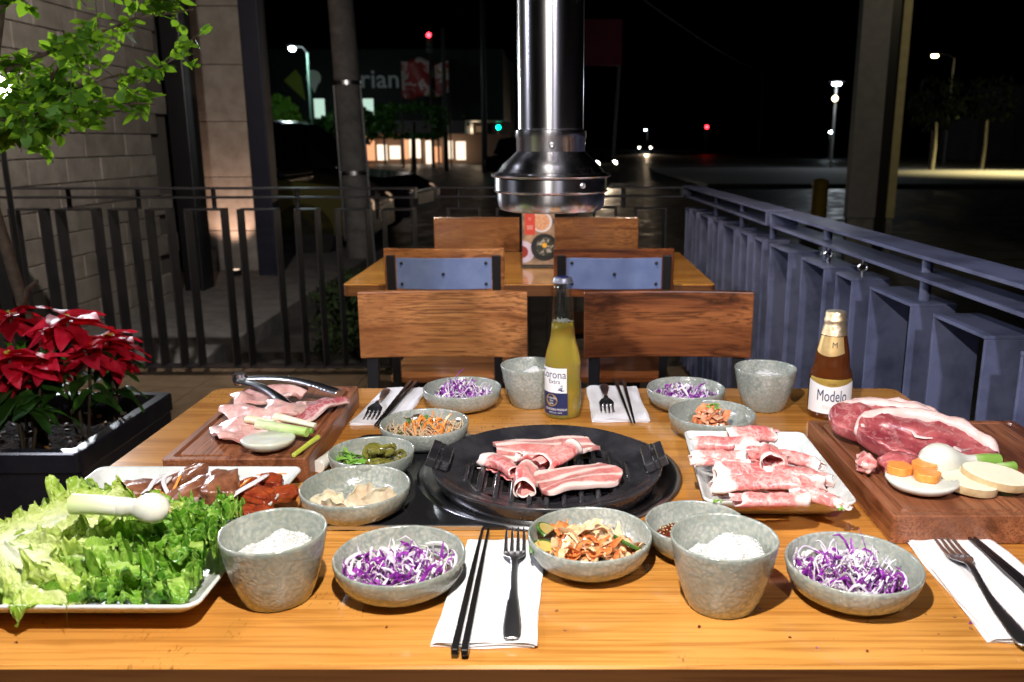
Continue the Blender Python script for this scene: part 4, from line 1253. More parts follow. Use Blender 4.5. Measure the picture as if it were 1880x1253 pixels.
R = random.Random(101)
slaws = [('back left', -.161, 1.258, 0, (.0, 0, .040, .034, .034)), ('back right', .225, 1.257, 0, (-.006, 0, .044, .034, .026)),
         ('front left', -.160, .705, 1, (-.002, -.004, .050, .043, .022)), ('front right', .301, .691, 1, (-.006, -.002, .050, .043, .032))]
txt = {'back left': ('shallow speckled dish of cabbage slaw beside the clear beer bottle, left of it', 'tall heap of purple cabbage slaw in the back dish near the clear bottle'),
       'back right': ('shallow speckled dish of cabbage slaw between the back napkin and the rear right rice cup', 'purple cabbage slaw in the rear right dish behind the kimchi'),
       'front left': ('shallow speckled dish of cabbage slaw between the front left rice cup and the napkin', 'low wet purple and white cabbage slaw in the front left dish'),
       'front right': ('shallow speckled dish of cabbage slaw at the front right beside the fork napkin', 'bright purple cabbage slaw with white shreds in the front right dish')}
for nme, x, y, wet, (cx, cy, rx, ry, h) in slaws:
    dish(txt[nme][0], x, y, .95, seed=R.random() * 6)
    if wet:
        o = G().lathe([(0, .0125), (.0510, .0125), (.0520, .0122)], 48, closed=False).obj('dressing', MT['dressing'], loc=(x, y, ZT))
        tag(o, 'thin brown dressing pooled under the cabbage slaw, %s dish' % nme, 'sauce')
    g = tuft(R, cx, cy, rx, ry, h, 230, (.022, .058), (.0007, .0023), [('p', 7), ('l', 5), ('s', 2)], nseg=11, curl=1.5)
    g2 = tuft(R, cx, cy, rx * .85, ry * .85, h * 1.12, 80, (.02, .05), (.0003, .0007), [('p', 2), ('l', 2), ('s', 5)], nseg=10, curl=2.0)
    g.add(g2.v, g2.f); g.m[-len(g2.m):] = g2.m
    food(g, 'cabbage_slaw', txt[nme][1], 'salad', [MT['purple'], MT['lilac'], MT['shred']], x, y)

# japchae noodles
dish('shallow speckled dish of glass noodles standing just behind the grill on the left', -.198, 1.088, .945, 1.1)
g = tuft(R, 0, 0, .046, .042, .020, 230, (.025, .055), (.0009, .0013), [('a', 1)], z0=.014, thick=.0012, nseg=10, curl=1.4)
food(g, 'glass_noodles', 'translucent glass noodles with carrot and greens in the dish behind the grill', 'noodles', [MT['noodle']], -.198, 1.088)
g = tuft(R, .012, -.004, .034, .03, .030, 16, (.03, .06), (.0018, .0026), [('a', 1)], z0=.016, thick=.0016, nseg=9, curl=1.7)
food(g, 'carrot_strips', 'orange carrot strips curled over the glass noodles', 'carrot', [MT['carrot']], -.198, 1.088)
g = tuft(R, -.01, .012, .045, .034, .026, 20, (.018, .034), (.003, .0055), [('a', 3), ('b', 2)], z0=.014, thick=.0012, nseg=6)
food(g, 'green_leaves', 'dark cooked greens and mushroom slices among the glass noodles', 'greens', [MT['green'], MT['mush']], -.198, 1.088)

# pickled peppers
dish('small speckled dish of pickled jalapeno slices between the noodles and the dumplings', -.252, .977, .82, 2.3)
tag(G().lathe([(0, .0160), (.0480, .0160), (.049, .0155)], 48, closed=False).obj('brine', MT['brine'], loc=(-.252, .977, ZT)), 'amber brine around the pickled pepper slices', 'brine')
for k in range(13):
    r0 = R.uniform(.010, .0135); a = R.uniform(0, 6.28); rr = R.uniform(.0, .036)
    n = 14
    g = G()
    pts = [(r0 * math.cos(2 * math.pi * i / n), r0 * R.uniform(.8, .95) * math.sin(2 * math.pi * i / n), R.uniform(-.0008, .0008)) for i in range(n)]
    pts.append(pts[0])
    g.tube(pts, .0030, 7, 0, flat=1.2, cap=False)
    for q in range(6): g.blob(.0015, .001, .0008, q, 0, 1, 1, 1, T(R.uniform(-.005, .005), R.uniform(-.005, .005), 0))
    g.box(-r0, r0, -.0008, .0008, -.001, .001)
    o = g.obj('pepper_slice', [MT['pepper'], MT['seed']], loc=(-.252 + .008 + rr * .9 * math.cos(a), .977 + rr * .7 * math.sin(a), ZT + .020 + .0018 * k * (1 - rr * 18)), rot=(R.uniform(-.6, .6), R.uniform(-.5, .5), R.uniform(0, 6)))
    tag(o, ('topmost' if k == 12 else 'lower') + ' olive green pickled pepper ring in the small dish left of grill', 'pepper slice', 'pickled pepper rings')
g = tuft(R, -.030, .010, .022, .012, .014, 14, (.03, .055), (.0018, .0028), [('a', 1)], z0=.018, thick=.001, nseg=5, curl=.25)
food(g, 'green_chives', 'bright green chive blades beside the pickled peppers', 'chives', [MT['scallion']], -.252, .977)

# dumplings
dish('larger speckled dish of dumplings at the left corner of the grill panel', -.247, .868, .95, 3.6)


def dumpling(label, x, y, z, rx, rz, sc=1.0, seed=0):
    bm = bmesh.new(); bmesh.ops.create_icosphere(bm, subdivisions=5, radius=1)
    vs = []
    for v in bm.verts:
        p = v.co
        top = max(0, (p.z - .15) / .85)
        lump = 1 + .16 * noise.fractal(p * 1.5 + Vector((seed * 3.1, 0, 0)), 1, 2, 3)
        X = p.x * .0255 * lump * (1 + .08 * top)
        Yy = p.y * .0135 * lump * (1 - .93 * min(1, top * 1.5) ** .8)
        Z = p.z * .0155 * lump + top ** 1.1 * .0085 * (1 - .35 * abs(p.x))
        Yy += .0026 * math.sin(p.x * 8.5 + seed) * top + .0022 * noise.noise(Vector((p.x * 5, p.z * 5, seed))) * top
        Z += .0016 * noise.noise(Vector((p.x * 8, seed, 0))) * top
        Yy += (.0012 * math.sin(p.x * 15 + p.z * 3 + seed)) * (1 if p.y > 0 else -1) * max(0, p.z + .2) * (1 - top)
        if p.z < -.5: Z = -.0078 * lump + (p.z + .5) * .002
        vs.append((X * sc, Yy * sc, Z * sc + .007))
    fs = [[v.index for v in f.verts] for f in bm.faces]; bm.free()
    o = G().add(vs, fs).obj('dumpling', MT['dumpling'], loc=(x, y, z), rot=(rx, 0, rz), sharp=0)
    return tag(o, label, 'dumpling', 'steamed dumplings')


dumpling('steamed dumpling standing at the left side of the dish, pleats uppermost', -.281, .862, ZT + .010, .30, .3, .86, 1)
dumpling('steamed dumpling slumped between its neighbours at the left of the dish', -.264, .850, ZT + .010, .6, -.4, .84, 2)
dumpling('steamed dumpling with a tall pointed crest in the middle of the dish', -.241, .862, ZT + .012, .15, 1.0, 1.05, 3)
dumpling('steamed dumpling leaning at the right side of the dish', -.219, .866, ZT + .011, .35, .5, .98, 4)

# seasoned onion salad
dish('shallow speckled dish of seasoned onion salad in front of the grill', .037, .749, .95, 4.4)
g = tuft(R, .0, -.002, .046, .042, .030, 150, (.024, .054), (.0018, .0056), [('a', 5), ('b', 4)], z0=.014, thick=.0013, nseg=7, curl=.7)
food(g, 'onion_salad', 'chilli seasoned onion and turnip strips heaped in the dish before the grill', 'salad', [MT['onionstrip'], MT['redstrip']], .037, .749)
for k, (dx, dy, dz, rz, lb) in enumerate(((-.047, -.014, .022, .7, 'zucchini half slice with green skin at the left front of the onion salad'), (-.043, .016, .029, 1.3, 'zucchini half slice with green skin at the back left of the onion salad'), (.044, -.004, .026, 2.6, 'zucchini piece with dark green skin at the right of the onion salad'))):
    t = thing('zucchini_slice', lb, 'zucchini', (.037 + dx, .749 + dy, ZT + dz), rz)
    t.rotation_euler = (.5, .25 * (1 if k < 2 else -1), rz)
    n = 14
    G().prism([(.019 * math.cos(math.pi * i / n), .015 * math.sin(math.pi * i / n)) for i in range(n + 1)], -.0018, .0018).obj('flesh', MT['zucchini'], t, smooth=False, bevel=.0006)
    G().tube([(.0195 * math.cos(math.pi * i / n), .0155 * math.sin(math.pi * i / n), 0) for i in range(n + 1)], .0021, 6).obj('skin', MT['green'], t)

# chilli paste
dish('shallow speckled dish of chilli paste half hidden behind the front right rice cup', .157, .775, .80, 5.2)
g = G()


def pastef(u, v):
    a = v * 2 * math.pi; r = u * .032 * (1 + .12 * noise.noise(Vector((math.cos(a) * 2, math.sin(a) * 2, 1))))
    return (r * math.cos(a), r * math.sin(a), .012 + .012 * (1 - u ** 3) + .0022 * noise.fractal(Vector((r * math.cos(a) * 160, r * math.sin(a) * 160, 0)), 1, 2, 3) * (1 - u ** 6))


g.grid(pastef, 40, 90)
for k in range(130):
    a = R.uniform(0, 6.28); r = R.uniform(0, .029)
    g.blob(.0013, .001, .0007, k, 0, 1, 1, 1, T(r * math.cos(a), r * math.sin(a), .0240 + R.uniform(-.001, .001) - (r / .032) ** 3 * .010, R.uniform(-.6, .6), R.uniform(-.6, .6), R.uniform(0, 6)))
food(g, 'chilli_paste', 'dark red chilli paste flecked with seeds in the half hidden dish', 'sauce', [MT['paste'], MT['seed']], .143, .784, sharp=0)

# kimchi
dish('shallow speckled dish holding a small heap of kimchi behind the sliced meat plate', .245, 1.131, .955, .6)
g = tuft(R, -.004, -.004, .030, .022, .034, 60, (.020, .045), (.0030, .0085), [('a', 5), ('b', 3)], z0=.012, thick=.0016, nseg=6, curl=.8)
food(g, 'kimchi', 'small red orange heap of kimchi in the dish behind the sliced meat', 'kimchi', [MT['kimchi'], MT['kimchi_white']], .245, 1.131)
g = tuft(R, .004, .0, .012, .010, .006, 10, (.006, .010), (.0012, .002), [('a', 1)], z0=.046, thick=.001, nseg=4)
food(g, 'chopped_scallion', 'bits of chopped green scallion on top of the kimchi', 'scallion', [MT['scallion']], .245, 1.131)

# rice cups
grain = []
for lb, lr, x, y, (hx, hy, hh) in (('rice cup at the front left, the one nearest the lettuce plate', 'mound of white rice in the front left cup', -.282, .689, (.008, .006, .018)),
                                   ('rice cup at the front right, in front of the chilli paste', 'steep lump of white rice in the front right cup', .166, .678, (.014, .004, .022)),
                                   ('rice cup standing behind the left of the clear beer bottle', 'white rice in the cup beside the clear bottle', -.043, 1.276, (.010, .0, .020)),
                                   ('rice cup at the back right between the slaw dish and the brown bottle', 'white rice in the back right cup', .361, 1.258, (.004, .0, .018))):
    cup(lb, x, y, seed=R.random() * 6)
    t = thing('rice', lr, 'rice', (x, y, ZT))
    rz0 = .0445

    def hz(px, py):
        d = math.hypot(px - hx, py - hy) / .034
        return rz0 + hh * max(0, 1 - d ** 2.2) + .005 * noise.noise(Vector((px * 75, py * 75, x))) + .002 * noise.noise(Vector((px * 200, py * 200, x)))

    def rf(u, v):
        a = v * 2 * math.pi; r = u * .0405
        px, py = r * math.cos(a), r * math.sin(a)
        return (px, py, hz(px, py) + .0002)
    G().grid(rf, 16, 48).obj('mound', MT['rice'], t, sharp=0)
    g = G()
    for k in range(1500):
        a = R.uniform(0, 6.28); r = .0395 * math.sqrt(R.random())
        px, py = r * math.cos(a), r * math.sin(a)
        g.blob(.0028, .0010, .0010, 0, 0, 1, 1, 0, T(px, py, hz(px, py) + R.uniform(-.0005, .0004), R.uniform(-.2, .2), R.uniform(-.25, .25), R.uniform(0, 6)))
    tag(g.obj('rice_grains', MT['rice'], t, sharp=0), kind='stuff')


# ---- plates
def plate_obj(label, x0, x1, y0, y1, rz=0, taper=0.0):
    y0, y1 = wy(y0), wy(y1)
    cx, cy = (x0 + x1) / 2, (y0 + y1) / 2; a, b = (x1 - x0) / 2, (y1 - y0) / 2

    def lp(k, z, r, sag=.0):
        out = []
        for x, y, _ in rrect(-a * k if k <= 1 else -a * k, a * k, -b * (1 - (1 - k) * a / b), b * (1 - (1 - k) * a / b), r, 0, 8):
            x *= 1 + taper * (y / b)
            out.append((x, y, z + sag * ((x / a) ** 2 * (y / b) ** 2)))
        return out
    L = [lp(.60, 0, .012), lp(.62, 0, .012), lp(.63, .004, .012), lp(.74, .0055, .013), lp(.93, .0170, .014, .003), lp(.985, .0235, .014, .004), lp(1.0, .0262, .014, .004), lp(.995, .0282, .014, .004),
         lp(.98, .0286, .013, .004), lp(.965, .0272, .012, .004), lp(.90, .0205, .012, .002), lp(.80, .0130, .012), lp(.72, .0110, .010), lp(.4, .0105, .008), lp(.1, .0105, .001)]
    o = G().loops(L).obj('rectangular_plate', MT['plate'], loc=(cx, iwy(cy), ZT), rot=(0, 0, rz), sharp=0)
    return tag(o, label, 'plate', 'pale rectangular plates')


plate_obj('pale rectangular plate under the big pile of lettuce', -.625, -.331, .622, .795, 0, .01)
plate_obj('pale rectangular plate of braised ribs and glazed chicken behind the lettuce', -.600, -.337, .785, .938, 0, .03)
plate_obj('pale rectangular plate of rolled pork slices right of the grill', .184, .364, .834, 1.066, rad(-2), -.02)


# ---- boards
def board(label, x0, x1, y0, y1, rz):
    y0, y1 = wy(y0), wy(y1)
    cx, cy = (x0 + x1) / 2, (y0 + y1) / 2; a, b = (x1 - x0) / 2, (y1 - y0) / 2
    rr = lambda i, z, r: rrect(-a + i, a - i, -b + i, b - i, r, z, 4)
    L = [rr(.001, 0, .005), rr(0, .001, .005), rr(0, .0335, .005), rr(.0015, .035, .005), rr(.010, .035, .006), rr(.0115, .030, .006), rr(.0160, .030, .006), rr(.0175, .035, .006), rr(.05, .035, .004)]
    o = G().loops(L).obj('cutting_board', MT['walnut'], loc=(cx, iwy(cy), ZT), rot=(0, 0, rz), smooth=False)
    return tag(o, label, 'cutting board', 'brown grooved cutting boards')


board('brown grooved cutting board at the back left holding pale raw meat and tongs', -.533, -.338, .953, 1.268, rad(1.5))
board('brown grooved cutting board at the right holding raw steaks and vegetables', .385, .70, .792, 1.10, rad(.0))
ZB = ZT + .0352


# ---- meats
def roll(label, p0, p1, r0, r1, turns=1.35, seed=0, flat=.8, mat='pork_roll', open_=.0, group='rolled raw pork slices'):
    p0, p1 = Vector((p0[0], wy(p0[1]), p0[2])), Vector((p1[0], wy(p1[1]), p1[2]))
    d = (p1 - p0); L = d.length; d.normalize()
    n = Vector((0, 0, 1)); n = (n - d * n.dot(d)).normalized(); b = d.cross(n)

    def f(u, v):
        a = v * turns * 2 * math.pi + seed
        r = (r0 + (r1 - r0) * u) * (1 - .42 * (1 - v)) * (1 + .24 * noise.noise(Vector((u * 2.6 + seed, v * 4, seed))))
        rr = r + .0015 * math.sin(a * 3 + seed)
        sk = .014 * (v - .5) * math.sin(seed * 3)
        q = p0 + b * (.006 * math.sin(u * 3 + seed) ) + d * (u * L + sk + .003 * noise.noise(Vector((v * 7, seed, 0)))) + n * (math.sin(a) * rr * flat) + b * (math.cos(a) * rr)
        q += n * (-.006 * (u - .5) ** 2 * 4 * .3) + n * (.0022 * noise.noise(Vector((u * 9 + seed, v * 3, 3)))) + b * (.0018 * noise.noise(Vector((u * 8, v * 4 + seed, 6))))
        if u < .12 or u > .88: q += d * (.0045 * noise.noise(Vector((v * 9 + seed, u, 1))))
        return q
    o = G().grid(f, 22, 44).obj('pork_roll', MT[mat], solid=.0013, sharp=0)
    return tag(o, label, 'raw meat roll', group)


rolls = [((.207, .812), (.288, .812), .797, .0115, .0125, 'front rolled pork slice, lying across the front edge of the plate'),
         ((.186, .842), (.290, .835), .800, .0135, .0150, 'long pork roll just behind the front one'),
         ((.283, .832), (.336, .806), .795, .0140, .0060, 'narrow dark pork roll slanting to the front right corner'),
         ((.262, .868), (.328, .838), .806, .0165, .0150, 'wide folded pork roll standing proud at the right front'),
         ((.196, .872), (.268, .862), .806, .0150, .0135, 'pork roll in the middle of the left side of the heap'),
         ((.176, .905), (.238, .885), .808, .0140, .0140, 'pork roll with a rounded white end at the far left of the heap'),
         ((.230, .905), (.292, .890), .815, .0140, .0120, 'pork roll in the centre of the heap'),
         ((.184, .935), (.262, .930), .812, .0150, .0140, 'pale pork roll at the back left of the heap'),
         ((.230, .955), (.292, .950), .820, .0160, .0160, 'topmost pork roll at the back of the heap'),
         ((.275, .925), (.330, .880), .803, .0120, .0100, 'pork roll half hidden at the right side of the heap'),
         ((.262, .905), (.270, .865), .822, .0120, .0180, 'upright curled pork slice with a broad white fat edge')]
for k, (a, b, z, r0, r1, lb) in enumerate(rolls):
    roll(lb, (*a, z), (*b, z + (.004 if k % 2 else -.002)), r0, r1, 1.25 + .2 * (k % 3), seed=k * 1.7 + .4, flat=.78)
for k in range(3):
    x, y = ((.203, .958), (.326, .905), (.19, .925))[k]
    g = G()
    for q in range(12): g.blob(.0022, .0012, .001, q, .1, 1, 1, 0, T(x + R.uniform(-.005, .005), y + R.uniform(-.005, .005), .789 + R.uniform(0, .003), 0, 0, R.uniform(0, 6)))
    tag(g.obj('scallion_bits', MT['scallion']), ('pinch of chopped scallion at the back of the pork roll plate', 'pinch of chopped scallion at the right of the pork roll plate', 'pinch of chopped scallion at the left of the pork rolls')[k], 'scallion', kind='stuff')


def slab(name, label, cat, cx, cy, z, w, l, rz, mat, seed=0, wave=.003, th=.0045, rx=0, ry=0, group=None, bulge=.0, solid=None):
    """a limp slice of meat: a wavy sheet with thickness; UV.x runs across the stripes"""
    def f(u, v):
        x = (u - .5) * w * (1 + .10 * noise.noise(Vector((v * 2.2, seed, 0)))); y = (v - .5) * l * (1 + .14 * noise.noise(Vector((seed, u * 2.5, 1))))
        x += .05 * w * math.sin(v * 6 + seed)
        y += .03 * l * math.sin(u * 7 + seed * 2)
        e = max(abs(u - .5), abs(v - .5)) * 2
        zz = wave * math.sin(u * 5 + v * 4 + seed) + wave * 1.3 * noise.noise(Vector((u * 3 + seed, v * 3, 2))) + bulge * (1 - e ** 2)
        k = max(0, (abs(u - .5) * 2) ** 6 * (abs(v - .5) * 2) ** 6)
        return (x * (1 - .10 * k), y * (1 - .10 * k), zz)
    o = G().grid(f, 34, 26).obj(name, MT[mat], loc=(cx, cy, z), rot=(rx, ry, rz), solid=solid or th, sharp=0)
    b = o.modifiers.new('round', 'BEVEL'); b.width = th * .35; b.segments = 2; b.limit_method = 'ANGLE'; b.angle_limit = rad(50)
    return tag(o, label, cat, group)


# on the grill
slab('bacon_slab', 'thick streaky belly slice at the front right of the grill', 'raw meat', .026, .905, ZT + .030, .068, .108, rad(-66), 'bacon', 2, .0022, .0062, rx=.02)
slab('belly_slice', 'long dark pink belly slice lying across the back of the grill', 'raw meat', -.014, 1.002, ZT + .031, .062, .140, rad(-84), 'bacon', 5, .003, .006)
roll('rolled pork slice standing open towards the viewer in the middle of the grill', (-.043, .870, ZT + .031), (-.030, .928, ZT + .034), .0150, .0140, 1.3, 2.2, .9, group='rolled pork on the grill')
roll('folded pork slice at the left of the grill with a white end', (-.100, .968, ZT + .029), (-.050, .925, ZT + .031), .0200, .0160, 1.2, 4.1, .55, group='rolled pork on the grill')
roll('rolled pork slice at the back centre of the grill with a white collar', (-.024, .940, ZT + .034), (.028, .985, ZT + .036), .0190, .0170, 1.3, .8, .75, group='rolled pork on the grill')
roll('loose pork slice behind the rolled ones on the grill', (-.050, .965, ZT + .033), (.006, .985, ZT + .034), .0120, .0120, 1.2, 5.6, .7, group='rolled pork on the grill')

# pale meat on the left board
for k, (x, y, w, l, rz, s, m, lb) in enumerate(((-.462, 1.035, .060, .085, .5, 1, 'chicken', 'pale pink raw meat slice nearest the front of the left board'),
                                               (-.425, 1.050, .050, .062, -.3, 2, 'chicken', 'pale raw meat slice beside the onion on the left board'),
                                               (-.468, 1.095, .055, .080, .9, 3, 'chicken', 'pale folded raw meat slice in the middle of the left board'),
                                               (-.418, 1.110, .060, .070, .1, 4, 'chicken', 'glossy pink raw meat slice overlapping the marbled one'),
                                               (-.485, 1.160, .060, .075, .4, 6, 'chicken', 'pale pink raw meat slice at the back of the left board'),
                                               (-.440, 1.175, .055, .060, 1.3, 8, 'chicken', 'pale raw meat slice tucked under the tongs'),
                                               (-.380, 1.130, .062, .105, -.5, 7, 'neck', 'deep pink marbled pork neck slice on the left board'))):
    slab('meat_slice', lb, 'raw meat', x, y, ZB + .008 + .002 * k % .012, w, l, rz, m, s, .0045, .005, bulge=.006, group='raw meat slices on the left board')

# onion half, sticks and stalks on the left board


def onion_half(label, x, y, z, r, h, tilt=0, rz=0):
    o = G().lathe([(0, 0), (r * .55, .0), (r * .86, h * .35), (r, h * .8), (r * .985, h * .96), (r * .95, h), (r * .82, h * .99), (r * .80, h * 1.01), (r * .55, h), (r * .53, h * 1.015), (r * .28, h), (0, h * 1.01)], 48, wob=.03, seed=x * 9).obj('onion_slice', MT['onionwhite'], loc=(x, y, z), rot=(tilt, 0, rz), sharp=0)
    return tag(o, label, 'onion slice')


onion_half('thick round white onion slice on the front of the left board', -.397, .987, ZB + .0005, .036, .016, -.06)


def stick(name, label, cat, p0, p1, r0, r1, mat, n=12, flat=1.0, mid=None, group=None):
    pts = [(q[0], wy(q[1]), q[2]) for q in (p0, *(mid or []), p1)]
    P = []
    for i in range(9):
        t = i / 8 * (len(pts) - 1); k = min(int(t), len(pts) - 2); P.append(Vector(pts[k]).lerp(Vector(pts[k + 1]), t - k))
    o = G().tube(P, [r0 + (r1 - r0) * i / 8 for i in range(9)], n, flat=flat).obj(name, mat, sharp=50, bevel=.0006, bseg=1)
    return tag(o, label, cat, group)


def grad(name, c0, c1, axis, p0, p1, rough=.3, streak=200):
    """vegetable whose own colour changes along its length (world metres along one axis)"""
    m, t, b = nt(name)
    tc = t.nodes.new('ShaderNodeTexCoord'); sp = t.nodes.new('ShaderNodeSeparateXYZ'); t.links.new(tc.outputs['Object'], sp.inputs[0])
    mr = t.nodes.new('ShaderNodeMapRange'); mr.inputs[1].default_value = p0; mr.inputs[2].default_value = p1
    t.links.new(sp.outputs[axis], mr.inputs[0])
    sc = [streak] * 3; sc[axis] = 6
    f = tnoise(t, coords(t, sc, rnd=False), 1, 3)
    c = mixc(t, mr.outputs[0], c0, c1)
    c = mixc(t, ramp(t, f, [(.45, 0.0), (.6, .35)]), c, [k * .7 for k in c1])
    t.links.new(c, b.inputs['Base Color'])
    b.inputs['Roughness'].default_value = rough
    b.inputs['Subsurface Weight'].default_value = .2; b.inputs['Subsurface Radius'].default_value = (.01, .01, .004); b.inputs['Subsurface Scale'].default_value = 1
    b.inputs['Coat Weight'].default_value = .25
    return m


stick('scallion_stalk', 'pale green scallion stalk across the onion slice on the left board', 'scallion', (-.428, 1.030, ZB + .020), (-.349, 1.008, ZB + .016), .0075, .0070, grad('scallion_pale', (.80, .84, .62), (.42, .62, .16), 0, -.43, -.35))
stick('scallion_stalk', 'thin dark green scallion leaf behind the pale stalk', 'scallion', (-.400, 1.030, ZB + .016), (-.345, 1.018, ZB + .014), .0042, .0040, MT['scallion'])
stick('garlic_chunk', 'cream coloured wedge at the left end of the scallion stalks', 'root', (-.450, 1.052, ZB + .020), (-.405, 1.035, ZB + .020), .0085, .0065, simple('cream_root', (.78, .70, .46), (.84, .80, .64), 50, rough=.35, sss=.2), flat=.7)
stick('garlic_chunk', 'cream coloured stick lying behind the scallion stalks', 'root', (-.412, 1.058, ZB + .022), (-.348, 1.040, ZB + .014), .0080, .0050, simple('cream_root_pale', (.80, .74, .54), (.85, .82, .68), 50, rough=.35, sss=.2), flat=.7)
stick('small_scallion', 'thin yellow green scallion with a white root at the board edge', 'scallion', (-.352, .955, ZB + .004), (-.338, 1.018, ZB + .005), .0032, .0040, grad('scallion_yellow', (.86, .86, .78), (.55, .62, .08), 1, .955, 1.0))
stick('leek_piece', 'short white leek tube on the table beside the left board', 'leek', (-.330, .985, ZT + .010), (-.315, 1.050, ZT + .010), .0095, .0085, simple('leek_white', (.80, .79, .74), (.72, .72, .66), 60, rough=.3, sss=.2, stretch=(8, 1, 8)))

# tongs
tg = thing('tongs', 'stainless steel serving tongs resting over the meat at the back left', 'tongs', (-.525, 1.215, ZB + .030))
for s, (tx, ty, tz) in ((1, (.178, -.055, -.004)), (-1, (.118, -.105, -.016))):
    P0 = Vector((0, s * .006, 0)); P1 = Vector((tx, ty, tz)); d = (P1 - P0); L = d.length

    def f(u, v, s=s, P0=P0, d=d, L=L):
        dn = d.normalized(); sd = dn.cross(Vector((0, 0, 1))).normalized(); up_ = sd.cross(dn)
        w = .0085 + .004 * max(0, u - .62) / .38
        w *= 1 - .25 * max(0, u - .93) / .07
        a = (v - .5)
        wz = -abs(a * 2) ** 2 * (.006 if u < .85 else .007)
        ser = .0013 * math.sin(u * L * 900) * (abs(a) > .49) if u > .74 else 0
        bow = .010 * math.sin(u * math.pi)
        return P0 + d * u + sd * (a * 2 * (w + ser)) + up_ * (wz + bow + .002)
    G().grid(f, 90, 8).obj('arm', MT['tong'], tg, solid=.0011, sharp=50)
G().tube([(0, .012, 0), (-.008, .006, 0), (-.012, 0, 0), (-.008, -.006, 0), (0, -.012, 0)], .0075, 8, flat=.15, up=(1, 0, 0)).obj('hinge', MT['tong'], tg)
G().lathe([(.009, -.009), (.010, -.009), (.010, .009), (.009, .009)], 20, closed=True).obj('spring', MT['tong'], tg)


# steaks
def steak(label, cx, cy, z, w, d, th, rx, ry, rz, seed):
    t = thing('steak', label, 'raw steak', (cx, cy, z), 0, 'thick raw beef steaks')
    t.rotation_euler = (rx, ry, rz)
    n = 60

    def outline(k):
        a = 2 * math.pi * k / n
        x = math.cos(a) * w / 2; y = math.sin(a) * d / 2 * (1.0 if math.sin(a) > 0 else .55 + .12 * math.sin(a * 3 + seed))
        r = 1 + .07 * noise.noise(Vector((math.cos(a) * 1.6 + seed, math.sin(a) * 1.6, seed)))
        return x * r, y * r

    def f(u, v):
        x, y = outline(u * n)
        # v: 0 centre top -> .45 edge top -> .55 edge bottom -> 1 centre bottom
        if v < .5: k = min(1, v / .44); zz = th / 2 * (1 if v < .4 else math.cos((v - .4) / .1 * 1.2))
        else: k = min(1, (1 - v) / .44); zz = -th / 2 * (1 if v > .6 else math.cos((.6 - v) / .1 * 1.2))
        if .4 < v < .6: k = 1 + .03 * math.sin((v - .4) / .2 * math.pi)
        zz += (.0075 * noise.noise(Vector((x * k * 26 + seed, y * k * 30, 0))) + .0022 * noise.noise(Vector((x * k * 85 + seed, y * k * 85, 2))) - .004 * max(0, 1 - abs(noise.noise(Vector((x * k * 20, y * k * 26, seed)))) * 9)) * (1 if v < .5 else .4)
        return (x * k, y * k, zz)
    o = G().grid(f, n, 30, uvf=lambda u, v: (u, v)).obj('muscle', MT['steak_side'], t, sharp=0)
    g = G()
    pts = []; rs = []
    for k in range(-2, 33):
        x, y = outline(k)
        pts.append((x * .985, y * .985, 0)); e = max(.25, math.sin(math.pi * (k + 2) / 34) ** .4)
        rs.append(th * .50 * e * (1 + .35 * noise.noise(Vector((k * .35, seed, 0)))))
    P = G().tube(pts, rs, 12, flat=1.42, up=(0, 0, 1))
    P.v = [tuple(Vector(v) + Vector((0, 0, .002 * noise.noise(Vector(v) * 90)))) for v in P.v]
    P.obj('fat_rim', MT['fat'], t, sharp=0)
    g = G()
    RR = random.Random(seed)
    for q in range(2):
        x0_, y0_ = RR.uniform(-.25, .25) * w, RR.uniform(-.1, .15) * d
        pp = [(x0_ + .014 * i * RR.uniform(.6, 1.2), y0_ + .007 * math.sin(i * 1.3 + seed), th / 2 - .0005) for i in range(5)]
        g.tube(pp, [.0008, .0022, .003, .002, .0006], 8, flat=.4, up=(0, 0, 1))
    g.obj('fat_seam', MT['fat'], t, sharp=0)
    return t


steak('rearmost raw steak, its pale fatty edge under the brown bottle', .474, 1.035, ZB + .022, .150, .090, .020, rad(14), rad(-3), rad(-24), 3)
steak('middle raw steak with a curved fat strip along its left side', .470, .990, ZB + .024, .178, .105, .020, rad(20), rad(5), rad(-26), 8)
steak('front raw steak with a long arched fat rim and dark red muscle', .486, .940, ZB + .024, .172, .105, .024, rad(24), rad(6), rad(-20), 14)
food(G().blob(.026, .018, .015, 5, .25, 1.8, 4).blob(.016, .013, .011, 9, .3, 2, 3, M=T(.022, -.004, .0)), 'meat_end', 'small glossy lobe of red meat at the front of the steaks', 'raw meat', MT['steak_side'], .438, .906, ZB + .013, kind=None, sharp=0)
food(G().blob(.012, .016, .013, 6, .35, 2.2, 4), 'meat_lump', 'small pink bony knob at the left front of the steaks', 'raw meat', simple('pink_gristle', (.52, .12, .12), (.78, .48, .42), 90, rough=.2, coat=.5, sss=.1), .398, .910, ZB + .012, kind=None, sharp=0)

onion_half('round white onion slice under the carrot flowers on the right board', .4465, .860, ZB + .0005, .0425, .016, .0)


def flower(label, x, y, z, rz, r=.0145, h=.010):
    n = 60
    poly = [(r * (1 + .15 * abs(math.sin(2.5 * 2 * math.pi * k / n)) - .10) * math.cos(2 * math.pi * k / n), r * (1 + .15 * abs(math.sin(2.5 * 2 * math.pi * k / n)) - .10) * math.sin(2 * math.pi * k / n)) for k in range(n)]
    o = G().prism(poly, 0, h).obj('carrot_flower', MT['carrot'], loc=(x, y, z), rot=(0, 0, rz), bevel=.001, sharp=40)
    return tag(o, label, 'carrot', 'flower cut carrot slices')


